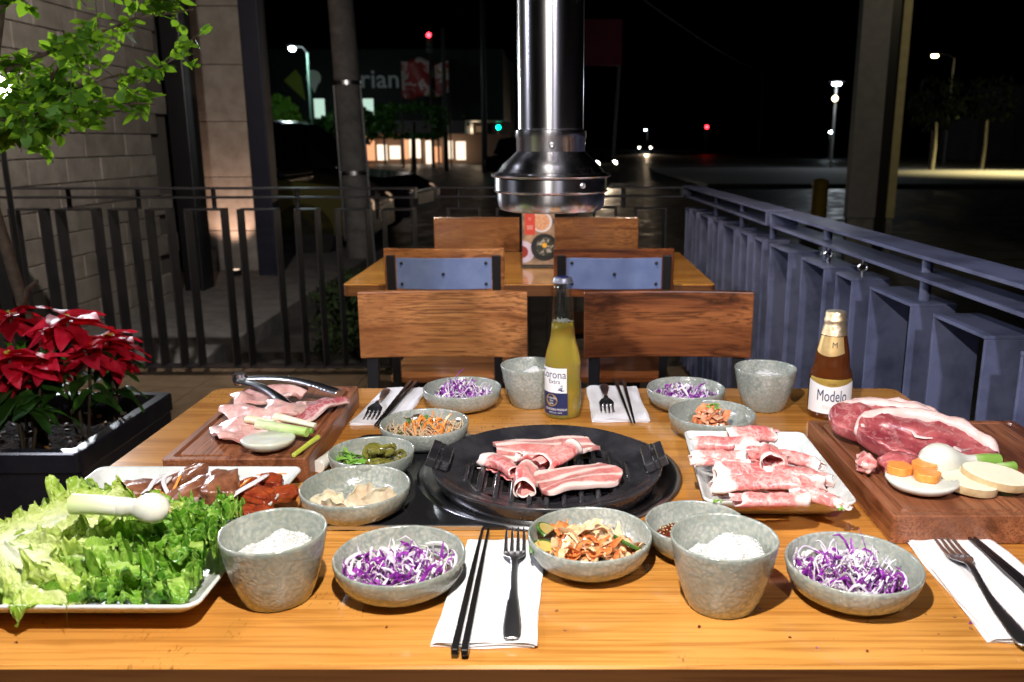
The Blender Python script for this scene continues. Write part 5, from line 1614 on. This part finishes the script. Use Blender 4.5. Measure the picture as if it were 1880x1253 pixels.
flower('carrot flower at the left of the onion slice on the right board', .424, .872, ZB + .0168, .2, .0150)
flower('carrot flower stacked at the back right of the onion slice', .459, .880, ZB + .0168, .9, .0145)
flower('carrot flower nearest the front of the onion slice', .449, .852, ZB + .0168, .5, .0150)
# bulb onion with stalk, small bulb with stalk, potato slices


def bulb(label, x, y, z, r, L, rz, mat, pitch=0.0, neck=.42, cat='spring onion', name='spring_onion'):
    t = thing(name, label, cat, (x, y, z))
    t.rotation_euler = (0, pitch, rz)
    prof = [(0, -r * 1.02), (r * .25, -r * 1.0), (r * .70, -r * .74), (r * .95, -r * .30), (r, .05 * r), (r * .93, r * .45), (r * .72, r * .85), (r * .52, r * 1.2), (r * neck, r * 1.65), (r * neck * .98, r * 2.2)]
    G().lathe(prof, 32, M=T(ry=rad(90)), wob=.02, closed=False).obj('bulb', MT['onionwhite'], t, sharp=0)
    g = G().tube([(r * 2.1, 0, 0), (r * 2.1 + L * .5, 0, .001), (r * 2.1 + L, 0, .0)], [r * neck, r * neck * 1.02, r * neck * 1.08], 20)
    g.obj('stalk', mat, t, sharp=50)
    g = G()
    for k in range(7):
        a = k * .9; g.tube([(-r, 0, 0), (-r * 1.15, .003 * math.cos(a), .003 * math.sin(a))], .0006, 4)
    g.obj('root_hairs', MT['seed'], t)
    return t


sg = grad('green_stalk_right', (.62, .74, .40), (.22, .40, .07), 0, .03, .06)
bulb('round white spring onion bulb with green stalk on the right board', .481, .892, ZB + .0225, .0235, .034, rad(8), sg, rad(2), .34)
bulb('small white spring onion bulb between the big bulb and the potato slices', .512, .878, ZB + .013, .0125, .040, rad(12), sg, rad(-3), .50)


def potato(label, x, y, z, rx, ry, rz, a=.036, b=.024, h=.010):
    t = thing('potato_slice', label, 'potato slice', (x, y, z), 0, 'thick potato slices')
    t.rotation_euler = (rx, ry, rz)
    n = 48
    pl = [(a * math.cos(2 * math.pi * k / n), b * math.sin(2 * math.pi * k / n) * (1 + .06 * math.cos(2 * math.pi * k / n))) for k in range(n)]
    G().prism([(x * .985, y * .985) for x, y in pl], -.0002, h + .0002).obj('flesh', MT['potato'], t, bevel=.0008, sharp=40)
    G().loops([[(x * s, y * s, z_) for x, y in pl] for s, z_ in ((.99, .0), (1.0, .0015), (1.0, h - .0015), (.99, h))], cap0=False, cap1=False).obj('skin', MT['potato_skin'], t)
    return t


potato('thick potato slice lying under the other one on the right board', .498, .856, ZB + .006, .06, .10, rad(-32))
potato('thick potato slice on top, nearest the right edge', .534, .858, ZB + .013, .10, .10, rad(-30), .038, .026)

# ribs and chicken on the middle left plate
ZQ = ZT + .017


def chunk(name, label, cat, x, y, z, rx, ry, rz, dims, mat, seed, extra=None, group=None):
    t = thing(name, label, cat, (x, y, z), 0, group)
    t.rotation_euler = (rx, ry, rz)
    a, b, c = dims
    bm = bmesh.new(); bmesh.ops.create_cube(bm, size=2); bmesh.ops.subdivide_edges(bm, edges=bm.edges[:], cuts=12, use_grid_fill=True)
    vs = []
    for v in bm.verts:
        p = v.co.copy(); s = p.normalized(); q = p.lerp(s * 1.25, .45)
        q = q * .84
        d = 1 + .20 * noise.noise(q * 1.5 + Vector((seed, seed * 2, 0))) + .10 * noise.noise(q * 3.4 + Vector((seed, 3, 0))) + .045 * noise.noise(q * 8 + Vector((seed, 0, 5)))
        vs.append((q.x * a * d, q.y * b * d, q.z * c * d))
    fs = [[v.index for v in f.verts] for f in bm.faces]; bm.free()
    G().add(vs, fs).obj('meat', MT[mat], t, sharp=0)
    if extra:
        G().tube([(0, -b * .9, -c * .25), (0, -b * 1.16, -c * .3)], [.0085, .0078], 14, flat=.8).obj('bone', MT['bone'], t)
    return t


chunk('braised_rib', 'braised rib piece at the left of the rib plate under onion strips', 'rib', -.505, .866, ZQ + .012, 0, .1, .3, (.036, .022, .014), 'glaze_meat', 1, group='braised rib pieces')
chunk('braised_rib', 'braised rib piece with a rounded top at the back left', 'rib', -.462, .892, ZQ + .016, 0, -.2, .9, (.026, .016, .016), 'glaze_meat', 4, group='braised rib pieces')
chunk('braised_rib', 'long brown rib slanting up from the lettuce in the middle', 'rib', -.440, .845, ZQ + .018, .1, -.35, .55, (.038, .015, .014), 'glaze_meat', 7, True, group='braised rib pieces')
chunk('braised_rib', 'tallest brown rib with its cut bone facing the front', 'rib', -.402, .842, ZQ + .022, .1, .0, .25, (.023, .036, .021), 'glaze_meat', 10, True, group='braised rib pieces')
for k, (x, y, z, a, b, c, rz, lb) in enumerate(((-.370, .808, .014, .024, .016, .012, .4, 'lump of red glazed chicken at the front of the rib plate'), (-.362, .845, .020, .026, .015, .011, -.3, 'large folded piece of red glazed chicken on top'),
                                                (-.347, .815, .012, .020, .012, .010, .9, 'orange glazed chicken piece at the front right'), (-.355, .878, .022, .016, .012, .011, .2, 'orange brown glazed chicken knob at the back'),
                                                (-.335, .868, .013, .018, .010, .009, .6, 'dark red glazed chicken tip pointing right'), (-.382, .875, .018, .016, .012, .009, 1.2, 'dark glazed chicken piece behind the onion strip'))):
    chunk('glazed_chicken', lb, 'chicken piece', x, y, ZQ + z - .004, .1 * k, .1, rz, (a, b, c), 'red_meat', 20 + k * 3, group='red glazed chicken pieces')
for k, (p, m, w, lb) in enumerate((([(-.485, .835, .045), (-.487, .86, .052), (-.474, .875, .048), (-.478, .855, .043)], 'onionring', .003, 'looped white onion strip on the left rib'),
                                   ([(-.500, .845, .036), (-.480, .862, .050), (-.466, .880, .052)], 'onionring', .0028, 'straight white onion strip across the left rib'),
                                   ([(-.462, .838, .036), (-.476, .853, .048), (-.480, .870, .050)], 'onionring', .0026, 'short white onion strip crossing the looped one'),
                                   ([(-.500, .835, .030), (-.482, .848, .040), (-.468, .846, .034)], 'carrot', .0018, 'thin carrot strip low on the left rib'),
                                   ([(-.462, .870, .050), (-.462, .855, .042), (-.464, .842, .034)], 'carrot', .0018, 'thin upright carrot strip on the left rib'),
                                   ([(-.412, .822, .040), (-.392, .832, .038), (-.372, .862, .050)], 'carrot', .0018, 'curved carrot strip between the tall rib and the chicken'),
                                   ([(-.375, .882, .044), (-.355, .890, .042), (-.340, .895, .040)], 'carrot', .0016, 'thin carrot strip on the back chicken pieces'),
                                   ([(-.392, .800, .030), (-.380, .822, .046), (-.362, .848, .050), (-.355, .872, .050)], 'onionring', .0042, 'broad pale onion strip over the glazed chicken'))):
    P = []
    for i in range(13):
        t = i / 12 * (len(p) - 1); q = min(int(t), len(p) - 2); P.append(Vector(p[q]).lerp(Vector(p[q + 1]), t - q))
    P = [Vector((q.x, 1.103 * q.y, q.z)) for q in P]
    for _ in range(2): P = [P[0]] + [(P[i - 1] + P[i] * 2 + P[i + 1]) / 4 for i in range(1, 12)] + [P[-1]]
    o = G().tube(P, [w * .5] + [w] * 11 + [w * .5], 8, flat=.35).obj('vegetable_strip', MT[m], loc=(0, 0, ZT), sharp=0)
    tag(o, lb, 'vegetable strip')

# ---- lettuce


def lettuce(label, x, y, z, rz, ry, rx, L, W, mat, seed, ruff=1.0, cup_=.5, droop=.3):
    N = lambda a, b, c: noise.noise(Vector((a, b, c)))

    def f(u, v):
        s = v * 2 - 1
        fan = min(1, (u / .85)) ** .8
        w = W * (.12 + .88 * fan) * (1 - .45 * max(0, u - .7) / .3)
        sj = 1 + .13 * abs(s) * N(u * 9 + seed, s * 2, 3) + .07 * abs(s) * N(u * 34 + seed, s * 5, 6)
        tipj = 1 + .16 * N(s * 4, seed, 1) * u + .06 * u * N(s * 17, seed, 8)
        xx = u * L * tipj - .14 * L * abs(s) ** 2 * u
        yy = s * w * sj
        edge = min(1, max(abs(s) ** 5, max(0, (u - .74) / .26) ** 2.2) * min(1, u * 2.4))
        # frill: folds that grow towards the rim, large to small
        a = math.atan2(yy, xx + .02) * .16
        r1 = N(a * 190 + seed, (xx * xx + yy * yy) * 300, seed)
        r2 = N(xx * 62 + seed, yy * 62, 5)
        r3 = N(xx * 150, yy * 150, seed + 4)
        r4 = N(xx * 330, yy * 330, seed + 2)
        zz = ruff * edge * (.026 * r1 + .015 * r2 + .009 * r3 + .005 * r4)
        zz += (.0050 * N(xx * 45, yy * 45, seed + 9) + .0026 * N(xx * 120, yy * 120, seed)) * min(1, u * 2.2)
        zz += cup_ * (abs(s) ** 1.7) * w * .45 - droop * L * u * u * .4 + .010 * math.exp(-(s * 7) ** 2) * (1 - u) * .5
        yy += ruff * edge * (.010 * N(xx * 70, seed, yy * 70) + .004 * N(xx * 200, seed, yy * 200))
        xx += ruff * edge * (.010 * N(yy * 70, xx * 70, seed) + .005 * N(yy * 210, xx * 210, seed))
        return (xx, yy, zz)
    g = G().grid(f, 120, 110, uvf=lambda u, v: (u, abs(v * 2 - 1)))
    # let the leaf rest on the plate and stay clear of the neighbouring cup
    M_ = T(x, wy(y), z, rx, ry, rz); Mi = M_.inverted()
    px0, px1, py0, py1 = -.625, -.331, wy(.622), wy(.795)
    for i, q in enumerate(g.v):
        p = M_ @ Vector(q)
        if p.x > -.350: p.x = -.350 + (p.x + .350) * .25
        if p.y > py1 + .01: p.y = py1 + .01 + (p.y - py1 - .01) * .5
        if seed != 10 and p.y < py0 + .012: p.y = py0 + .012 + (p.y - py0 - .012) * .2
        e = min(p.x - px0, px1 - p.x, p.y - py0, py1 - p.y)
        fl_ = ZT + (.0125 if e > .04 else .0125 + .018 * (1 - max(0, e) / .04)) + .001 * ((i * 7) % 3)
        if e < -.004: fl_ = ZT + (.004 if seed == 10 else .030)
        if p.z < fl_: p.z = fl_ + (fl_ - p.z) * .05
        g.v[i] = (Mi @ p)[:]
    o = g.obj('lettuce_leaf', MT[mat], loc=(x, y, z), rot=(rx, ry, rz), sharp=0)
    return tag(o, label, 'lettuce leaf', 'lettuce leaves heaped on the plate')


LT = [  # x, y, z, rz, ry, rx, L, W, mat, seed, ruff, cup, droop
    ('dark frilly lettuce leaf at the bottom front right of the pile', -.485, .682, .785, -.22, .0, .10, .150, .046, 'lettuce_b', 1, 1.3, .1, .0),
    ('dark frilly lettuce leaf under the pile, its tip by the front rim', -.535, .665, .783, -.03, .0, .15, .160, .038, 'lettuce_b', 2, 1.2, .1, .0),
    ('dark curled lettuce leaf reaching the rice cup', -.49, .700, .792, .03, -.08, -.05, .165, .052, 'lettuce_b', 3, 1.6, .3, .1),
    ('dark green lettuce leaf at the back right of the pile', -.49, .735, .794, .22, -.12, -.15, .150, .050, 'lettuce_b', 4, 1.4, .3, .1),
    ('frilly lettuce leaf whose pointed tip rises against the tall rib', -.475, .700, .793, .40, -.14, .10, .125, .044, 'lettuce_b', 5, 1.5, .4, .2),
    ('pale lettuce leaf at the back left corner of the plate', -.650, .718, .784, .42, -.02, .1, .150, .055, 'lettuce_a', 31, 1.1, .4, .2),
    ('broad pale lettuce leaf rising at the back left of the pile', -.590, .712, .786, .66, -.22, .18, .145, .062, 'lettuce_a', 6, 1.2, .4, .15),
    ('pale green lettuce leaf with a frilled tip at the back by the rib plate', -.540, .715, .790, .48, -.13, .12, .150, .050, 'lettuce_a', 7, 1.4, .5, .2),
    ('long pale lettuce leaf across the middle of the pile', -.560, .708, .793, .18, -.13, .16, .175, .058, 'lettuce_a', 8, 1.3, .4, .35),
    ('pale lettuce leaf with bright white base under the spring onion', -.580, .688, .792, -.06, -.09, .22, .185, .054, 'lettuce_a', 9, 1.4, .4, .4),
    ('frilly green lettuce leaf filling the middle of the right side', -.500, .690, .797, -.12, -.04, .12, .140, .046, 'lettuce_b', 13, 1.6, .3, .3),
    ('pale lettuce leaf cut by the left edge of the photo, white stem up', -.660, .690, .783, .06, -.0, .15, .160, .052, 'lettuce_a', 11, 1.0, .5, .3),
    ('yellow green lettuce leaf lying low at the left front', -.640, .664, .788, .02, .0, .25, .150, .036, 'lettuce_a', 12, 1.0, .4, .0),
    ('white ribbed lettuce leaf whose tip hangs over the front rim', -.552, .690, .806, -.58, .12, .12, .125, .046, 'lettuce_a', 10, 1.2, .25, .5),
]
for a in LT: lettuce(*a)
bulb('large white spring onion lying on top of the lettuce pile', -.400, .690, .845, .0158, .048, rad(177), grad('onion_stalk_left', (.84, .86, .76), (.58, .72, .30), 0, .03, .085), rad(-2), .62)

# ---- napkins, forks, chopsticks


def napkin(label, corners, seed):
    c = [Vector((p[0], wy(p[1]), 0)) for p in corners]
    ctr = sum(c, Vector()) / 4
    t = thing('napkin', label, 'napkin', (ctr.x, iwy(ctr.y), ZT), 0, 'folded white paper napkins')
    for layer in range(3):
        def f(u, v):
            a = c[0].lerp(c[1], u); b = c[3].lerp(c[2], u); p = a.lerp(b, v) - ctr
            p.x += .0012 * math.sin(v * 9 + layer * 2 + seed); p.y += .0015 * math.sin(u * 8 + seed + layer)
            z = .0006 + layer * .0010 + .0012 * layer * (1 + noise.noise(Vector((u * 4 + seed, v * 4, layer)))) * (1 if .03 < u < .97 else .6)
            # embossed grid along the border
            e = min(u, v, 1 - u, 1 - v)
            if layer == 2 and e < .13: z += .00022 * math.sin(u * 230) * math.sin(v * 330)
            return (p.x + layer * .0006, p.y + layer * .0005, z)
        G().grid(f, 90, 110 if layer == 2 else 20).obj('paper_layer', MT['napkin'], t, solid=.0004, sharp=0)
    return t


napkin('white napkin at the front centre under chopsticks and an upright fork', [(-.101, .794), (-.014, .792), (-.019, .604), (-.114, .606)], 1)
napkin('white napkin at the front right, skewed, under a fork and chopsticks', [(.404, .797), (.500, .797), (.515, .612), (.399, .612)], 2)
napkin('white napkin at the back behind the grill, right of the clear bottle', [(.058, 1.364), (.149, 1.364), (.154, 1.185), (.061, 1.185)], 3)
napkin('white napkin at the back left beside the board with the tongs', [(-.318, 1.352), (-.238, 1.355), (-.252, 1.168), (-.336, 1.172)], 4)


def fork(label, tip, end, z=.0045):
    tip = Vector((tip[0], wy(tip[1]), 0)); end = Vector((end[0], wy(end[1]), 0)); d = end - tip; L = d.length
    t = thing('fork', label, 'fork', (tip.x, iwy(tip.y), ZT + z), math.atan2(d.y, d.x), 'steel forks on the napkins')
    k = L / .200
    def w(s):
        s /= k
        pts = [(.050, .0120), (.058, .0128), (.066, .0105), (.075, .0042), (.090, .0030), (.12, .0038), (.15, .0065), (.18, .0085), (.195, .0080), (.2, .0055)]
        for (a, x), (b, y) in zip(pts, pts[1:]):
            if s <= b: return x + (y - x) * max(0, (s - a)) / (b - a)
        return pts[-1][1]
    def zz(s):
        s /= k
        return .0015 + .0085 * math.exp(-((s - .082) / .028) ** 2) - .0 + .004 * math.exp(-(s / .03) ** 2) * 0 + .0035 * math.exp(-((s - .19) / .03) ** 2) * .3
    def f(u, v):
        s = (.050 + u * .150) * k; a = v * 2 - 1
        th_ = -.0016 * (1 - a * a) if u < .15 else .0012 * (1 - a * a)
        return (s, a * w(s), zz(s) + th_)
    G().grid(f, 60, 8).obj('handle', MT['steel'], t, solid=.0016, sharp=50)
    for q in range(4):
        y = (q - 1.5) * .0068
        pts = [(.054 * k, y, zz(.054 * k)), (.035 * k, y, zz(.04 * k) + .0006), (.015 * k, y, .0030), (.0, y * .96, .0050)]
        G().tube(pts, [.0024, .0020, .0017, .0008], 8, flat=.7, up=(0, 0, 1)).obj('tine', MT['steel'], t)
    return t


fork('steel fork on the front centre napkin, tines away from the viewer', (-.047, .813), (-.040, .608))
fork('steel fork lying slanted on the front right napkin', (.446, .806), (.425, .598))
fork('steel fork on the back napkin right of the clear bottle, tines towards the viewer', (.087, 1.210), (.090, 1.365))
fork('steel fork on the back left napkin, tines towards the viewer', (-.304, 1.178), (-.310, 1.338))


def chopstick(label, thick, thin, z=.0075):
    a = Vector((thick[0], wy(thick[1]), z)); b = Vector((thin[0], wy(thin[1]), z)); d = b - a
    o = G().loops([[(s * x, y * h, z_ * h) for y, z_ in ((-1, -1), (1, -1), (1, 1), (-1, 1))] for s, x, h in ((0, 0, .0028), (1, .002, .0034), (1, d.length * .5, .0029), (1, d.length, .0014))]) \
        .obj('chopstick', MT['chopstick'], loc=(a.x, iwy(a.y), ZT + z), rot=(0, 0, math.atan2(d.y, d.x)), smooth=False, bevel=.0006)
    return tag(o, label, 'chopstick', 'black chopsticks')


chopstick('left one of the two black chopsticks on the front centre napkin', (-.090, .589), (-.0855, .815))
chopstick('right one of the two black chopsticks on the front centre napkin, nearer the fork', (-.081, .588), (-.0785, .814))
chopstick('left black chopstick on the front right napkin, beside the slanted fork', (.478, .600), (.4735, .812))
chopstick('right black chopstick on the front right napkin, nearest the frame edge', (.489, .602), (.4795, .806))
chopstick('left black chopstick on the back napkin right of the clear bottle', (.113, 1.392), (.1225, 1.165))
chopstick('right black chopstick on the back napkin right of the clear bottle', (.128, 1.390), (.1275, 1.162))
chopstick('left black chopstick on the back left napkin, close to the fork', (-.273, 1.382), (-.289, 1.150))
chopstick('right black chopstick on the back left napkin, nearer the slaw dish', (-.262, 1.380), (-.284, 1.152))

# ---- bottles


def cyl_patch(rf, a0, a1, z0f, z1f, na=28, nz=8, off=.0004, mi=0):
    g = G()

    def f(u, v):
        a = a0 + (a1 - a0) * u
        z = z0f(u) + (z1f(u) - z0f(u)) * v
        r = rf(z) + off
        return (r * math.cos(a), r * math.sin(a), z)
    return g.grid(f, na, nz)


def wrap(s, size, sx, ac, zc, rf, off=.0007, bold=0, spacing=1):
    vs, fs = text_geo(s, size, sx, spacing, bold)
    out = []
    for x, y in vs:
        z = zc + y; r = rf(z) + off; a = ac + x / r
        out.append((r * math.cos(a), r * math.sin(a), z))
    return out, fs


def lerp_prof(prof):
    def rf(z):
        for (r0, z0), (r1, z1) in zip(prof, prof[1:]):
            if z0 <= z <= z1 and z1 > z0: return r0 + (r1 - r0) * (z - z0) / (z1 - z0)
        return prof[-1][0]
    return rf


cb = thing('clear_beer_bottle', 'clear glass bottle of golden beer with a white and navy label', 'beer bottle', (.012, 1.222, ZT))
cp_ = [(.0, .0035), (.020, .0015), (.0265, .0), (.0290, .002), (.0300, .007), (.0302, .030), (.0302, .088), (.0298, .096), (.0282, .106), (.0252, .118), (.0218, .129), (.0200, .138), (.0190, .150), (.0177, .175), (.0160, .200), (.0150, .211), (.0146, .214), (.0156, .216), (.0158, .219), (.0148, .2205), (.0140, .222), (.0140, .232)]
crf = lerp_prof(cp_)
def thin_glass(name, tint=(1, 1, 1), amount=.9):
    m, t, b = nt(name)
    tr_ = t.nodes.new('ShaderNodeBsdfTransparent'); tr_.inputs[0].default_value = (*tint, 1)
    gl_ = t.nodes.new('ShaderNodeBsdfGlossy'); gl_.inputs['Roughness'].default_value = .04
    lw = t.nodes.new('ShaderNodeLayerWeight'); lw.inputs[0].default_value = .35
    mx = t.nodes.new('ShaderNodeMixShader')
    t.links.new(ramp(t, lw.outputs['Facing'], [(.0, .06), (.75, .16), (1.0, .9)]), mx.inputs[0])
    t.links.new(tr_.outputs[0], mx.inputs[1]); t.links.new(gl_.outputs[0], mx.inputs[2])
    t.links.new(mx.outputs[0], t.nodes['Material Output'].inputs[0])
    return m


glass, gt, gb = nt('clear_bottle_glass')
gb.inputs['Transmission Weight'].default_value = 1; gb.inputs['Roughness'].default_value = .02; gb.inputs['IOR'].default_value = 1.10
gb.inputs['Base Color'].default_value = (.95, .97, .93, 1)
inner = [(max(0, r - .0022), z + .002) for r, z in cp_[1:]]
neck = [(r, z) for r, z in cp_ if z > .155]
G().lathe([(.0183, .1615)] + neck + [(.0118, .232)] + [(r - .0022, z) for r, z in reversed(neck) if z < .225] + [(.0163, .1615)], 64, closed=False).obj('glass', thin_glass('thin_clear_glass', (.90, .92, .90)), cb, sharp=0)
beer, bt_, bb2 = nt('golden_beer')
bb2.inputs['Base Color'].default_value = (1.0, .70, .12, 1)
bb2.inputs['Transmission Weight'].default_value = .74; bb2.inputs['Roughness'].default_value = .05; bb2.inputs['IOR'].default_value = 1.33; bb2.inputs['Coat Weight'].default_value = .6
bb2.inputs['Subsurface Weight'].default_value = .8; bb2.inputs['Subsurface Radius'].default_value = (.03, .02, .005); bb2.inputs['Subsurface Scale'].default_value = 1
liq = [(r, z) for r, z in cp_ if z < .155] + [(.01835, .1612), (0, .1612)]
G().lathe(liq, 64).obj('beer', beer, cb, sharp=0)
g = G()
for k in range(90):
    a = R.uniform(0, 6.28); r = R.uniform(.0, .0158); rr = R.uniform(.0008, .0021)
    g.blob(rr, rr, rr * .8, 0, 0, 1, 1, 0, T(r * math.cos(a), r * math.sin(a), .1605 + R.uniform(0, .0035)))
tag(g.obj('foam', simple('beer_foam', (.82, .78, .68), rough=.3, sss=.3), cb, sharp=0), kind='stuff')
n = 42
G().loops([[(r * (1 + (.055 * (k % 2) if j < 2 else 0)) * math.cos(2 * math.pi * k / n), r * (1 + (.055 * (k % 2) if j < 2 else 0)) * math.sin(2 * math.pi * k / n), z) for k in range(n)] for j, (r, z) in enumerate(((.0158, .2265), (.0156, .229), (.0150, .2335), (.0135, .2352), (.006, .2358)))]) \
    .obj('cap', simple('silver_blue_cap', (.62, .64, .70), rough=.42, metal=.8), cb, sharp=30)
G().lathe([(0, .2360), (.0095, .2358), (.0098, .2356)], 24, closed=False).obj('cap_print', simple('cap_blue', (.02, .03, .20), rough=.4), cb)
ac = rad(-90 - 44)
wlab = simple('white_label_paper', (.80, .80, .80), rough=.45); nlab = simple('navy_label_paper', (.018, .024, .085), rough=.4); blk_ = simple('navy_print', (.015, .02, .09), rough=.5); gold = simple('gold_print', (.50, .33, .07), rough=.35, metal=.4)
G_ = cyl_patch(crf, ac - .98, ac + .98, lambda u: .0455, lambda u: .0885)
G_.v = [((Vector(v))[:]) for v in G_.v]
G_.obj('white_label', wlab, cb)
cyl_patch(crf, ac - 1.03, ac + 1.03, lambda u: .0085, lambda u: .0465, off=.0006).obj('navy_label', nlab, cb)
vs, fs = wrap('Corona', .0190, .86, ac + .12, .0772, crf)
lb_ = G().add(vs, fs).obj('lettering', blk_, cb, smooth=False)
vs, fs = wrap('Extra', .0105, .95, ac + .28, .0655, crf)
G().add(vs, fs).obj('lettering', blk_, cb, smooth=False)
g = G()   # small winged emblem
for (dx, dz, l, an) in ((.62, .0545, .006, .3), (.66, .0525, .0055, -.5), (.70, .0535, .005, .9), (.60, .0515, .006, -.1), (.75, .0505, .006, .1), (.66, .0585, .003, 1.2), (.70, .0590, .003, 1.5), (.74, .0585, .003, 1.9)):
    r = .0302 + .0008; a = ac + dx
    c, s = math.cos(an) * l / 2, math.sin(an) * l / 2
    q = []
    for (ex, ez) in ((-c + s * .25, -s - c * .25), (c + s * .2, s - c * .2), (c - s * .2, s + c * .2), (-c - s * .25, -s + c * .25)):
        q.append((r * math.cos(a + ex / r), r * math.sin(a + ex / r), dz + ez))
    g.add(q, [(0, 1, 2, 3)])
g.obj('emblem', blk_, cb, smooth=False)
g = G(); pts = []
for k in range(32):
    aa = 2 * math.pi * k / 32; r = .0302 + .0009
    a = ac + .10 + (.0115 * math.cos(aa)) / r
    pts.append((r * math.cos(a), r * math.sin(a), .0335 + .0105 * math.sin(aa)))
g.add(pts, [tuple(range(32))]).obj('gold_medal', gold, cb, smooth=False)
for s_, sz, z_, sx_ in (('LA CERVEZA', .0042, .0372, .8), ('MAS', .0042, .0325, .9), ('FINA', .0042, .0280, .9)):
    vs, fs = wrap(s_, sz, sx_, ac + .12, z_, crf, off=.0012)
    G().add(vs, fs).obj('lettering', wlab, cb, smooth=False)
for s_, sz, z_, aoff in (('CERVECERIA MODELO', .0052, .0180, .32), ('MEXICO, D.F.  355 ML', .0032, .0125, .34)):
    vs, fs = wrap(s_, sz, .8, ac + aoff, z_, crf, off=.0010)
    G().add(vs, fs).obj('lettering', wlab, cb, smooth=False)
cyl_patch(crf, rad(-12), rad(20), lambda u: .020, lambda u: .062).obj('back_label', wlab, cb)

bbn = thing('brown_beer_bottle', 'stubby brown beer bottle with gold foil neck and white label', 'beer bottle', (.461, 1.222, ZT))
mp = [(.0, .003), (.026, .001), (.0325, 0), (.0350, .003), (.0356, .010), (.0356, .058), (.0350, .068), (.0325, .078), (.0292, .086), (.0284, .092), (.0278, .100), (.0262, .112), (.0225, .130), (.0192, .146), (.0172, .156), (.0166, .159), (.0172, .161), (.0172, .165), (.0160, .167), (.0155, .175)]
mrf = lerp_prof(mp)
bg_, b1, b2 = nt('amber_glass')
b2.inputs['Base Color'].default_value = (.12, .032, .008, 1); b2.inputs['Roughness'].default_value = .06
b2.inputs['Coat Weight'].default_value = .6; b2.inputs['Transmission Weight'].default_value = .25; b2.inputs['Subsurface Weight'].default_value = .5
b2.inputs['Subsurface Radius'].default_value = (.03, .01, .002); b2.inputs['Subsurface Scale'].default_value = 1
G().lathe(mp, 64).obj('glass', bg_, bbn, sharp=0)
foil = simple('gold_foil', (.72, .52, .28), (.80, .66, .45), 90, rough=.28, metal=.85, bs=260, bst=.8, bd=.002)
G().lathe([(.0212, .1405), (.0196, .1475), (.0177, .157), (.0172, .1595), (.0180, .1625), (.0180, .1660), (.0165, .168), (.0163, .1765), (.0150, .1785), (0, .179)], 48, closed=False).obj('foil', foil, bbn)
am = rad(-90 - 16)
cyl_patch(mrf, am - 1.3, am + .72, lambda u: .113 - .006 * math.sin(math.pi * u), lambda u: .139).obj('neck_label', simple('gold_neck_label', (.60, .38, .13), (.72, .52, .24), 60, rough=.35, metal=.5), bbn)
vs, fs = wrap('M', .0135, .9, am + .06, .1255, mrf)
G().add(vs, fs).obj('lettering', simple('dark_print', (.03, .02, .02), rough=.5), bbn, smooth=False)
cyl_patch(mrf, am - 1.15, am + 1.15, lambda u: .052, lambda u: .0705, off=.0003).obj('gold_band', gold, bbn)
wv = lambda u: .0665 - .0085 * (1 - abs(2 * u - 1) ** 1.5)
cyl_patch(mrf, am - 1.2, am + 1.2, lambda u: .012 + .0 * u, wv, off=.0006).obj('white_label', wlab, bbn)
vs, fs = wrap('Modelo', .0275, .60, am + .06, .0420, mrf, off=.0011)
G().add([v for v in vs], fs).obj('lettering', blk_, bbn, smooth=False)
vs, fs = wrap('Especial', .0085, .9, am + .0, .0235, mrf, off=.0010)
G().add(vs, fs).obj('lettering', simple('pale_gold_print', (.62, .55, .45), rough=.5), bbn, smooth=False)
vs, fs = wrap('CERVEZA', .0036, 1.0, am + .02, .0625, mrf, off=.0010)
G().add(vs, fs).obj('lettering', simple('brown_print', (.2, .1, .03), rough=.5), bbn, smooth=False)

# unused prototypes of the leaf meshes stay out of the picture
for o in list(bpy.data.objects):
    if o.parent is None and o.name.split('.')[0] in ('bract', 'leaf'):
        bpy.data.objects.remove(o)

# crumbs and drips on the near table
R = random.Random(77)
g = G()
for k in range(46):
    x, y = R.uniform(-.6, .6), R.choice((R.uniform(.60, .68), R.uniform(.60, .72), R.uniform(.9, 1.3)))
    r_ = R.uniform(.0006, .0018)
    g.blob(r_ * 1.4, r_, r_ * .5, k, .2, 2, 1, R.choice((0, 1, 1, 2)), T(x, wy(y), ZT + r_ * .4, 0, 0, R.uniform(0, 6)))
tag(g.obj('crumbs', [MT['purple'], simple('toasted_crumb', (.30, .14, .05), rough=.7), MT['paste']]), 'tiny crumbs and shreds scattered on the near table', 'crumbs', kind='stuff')
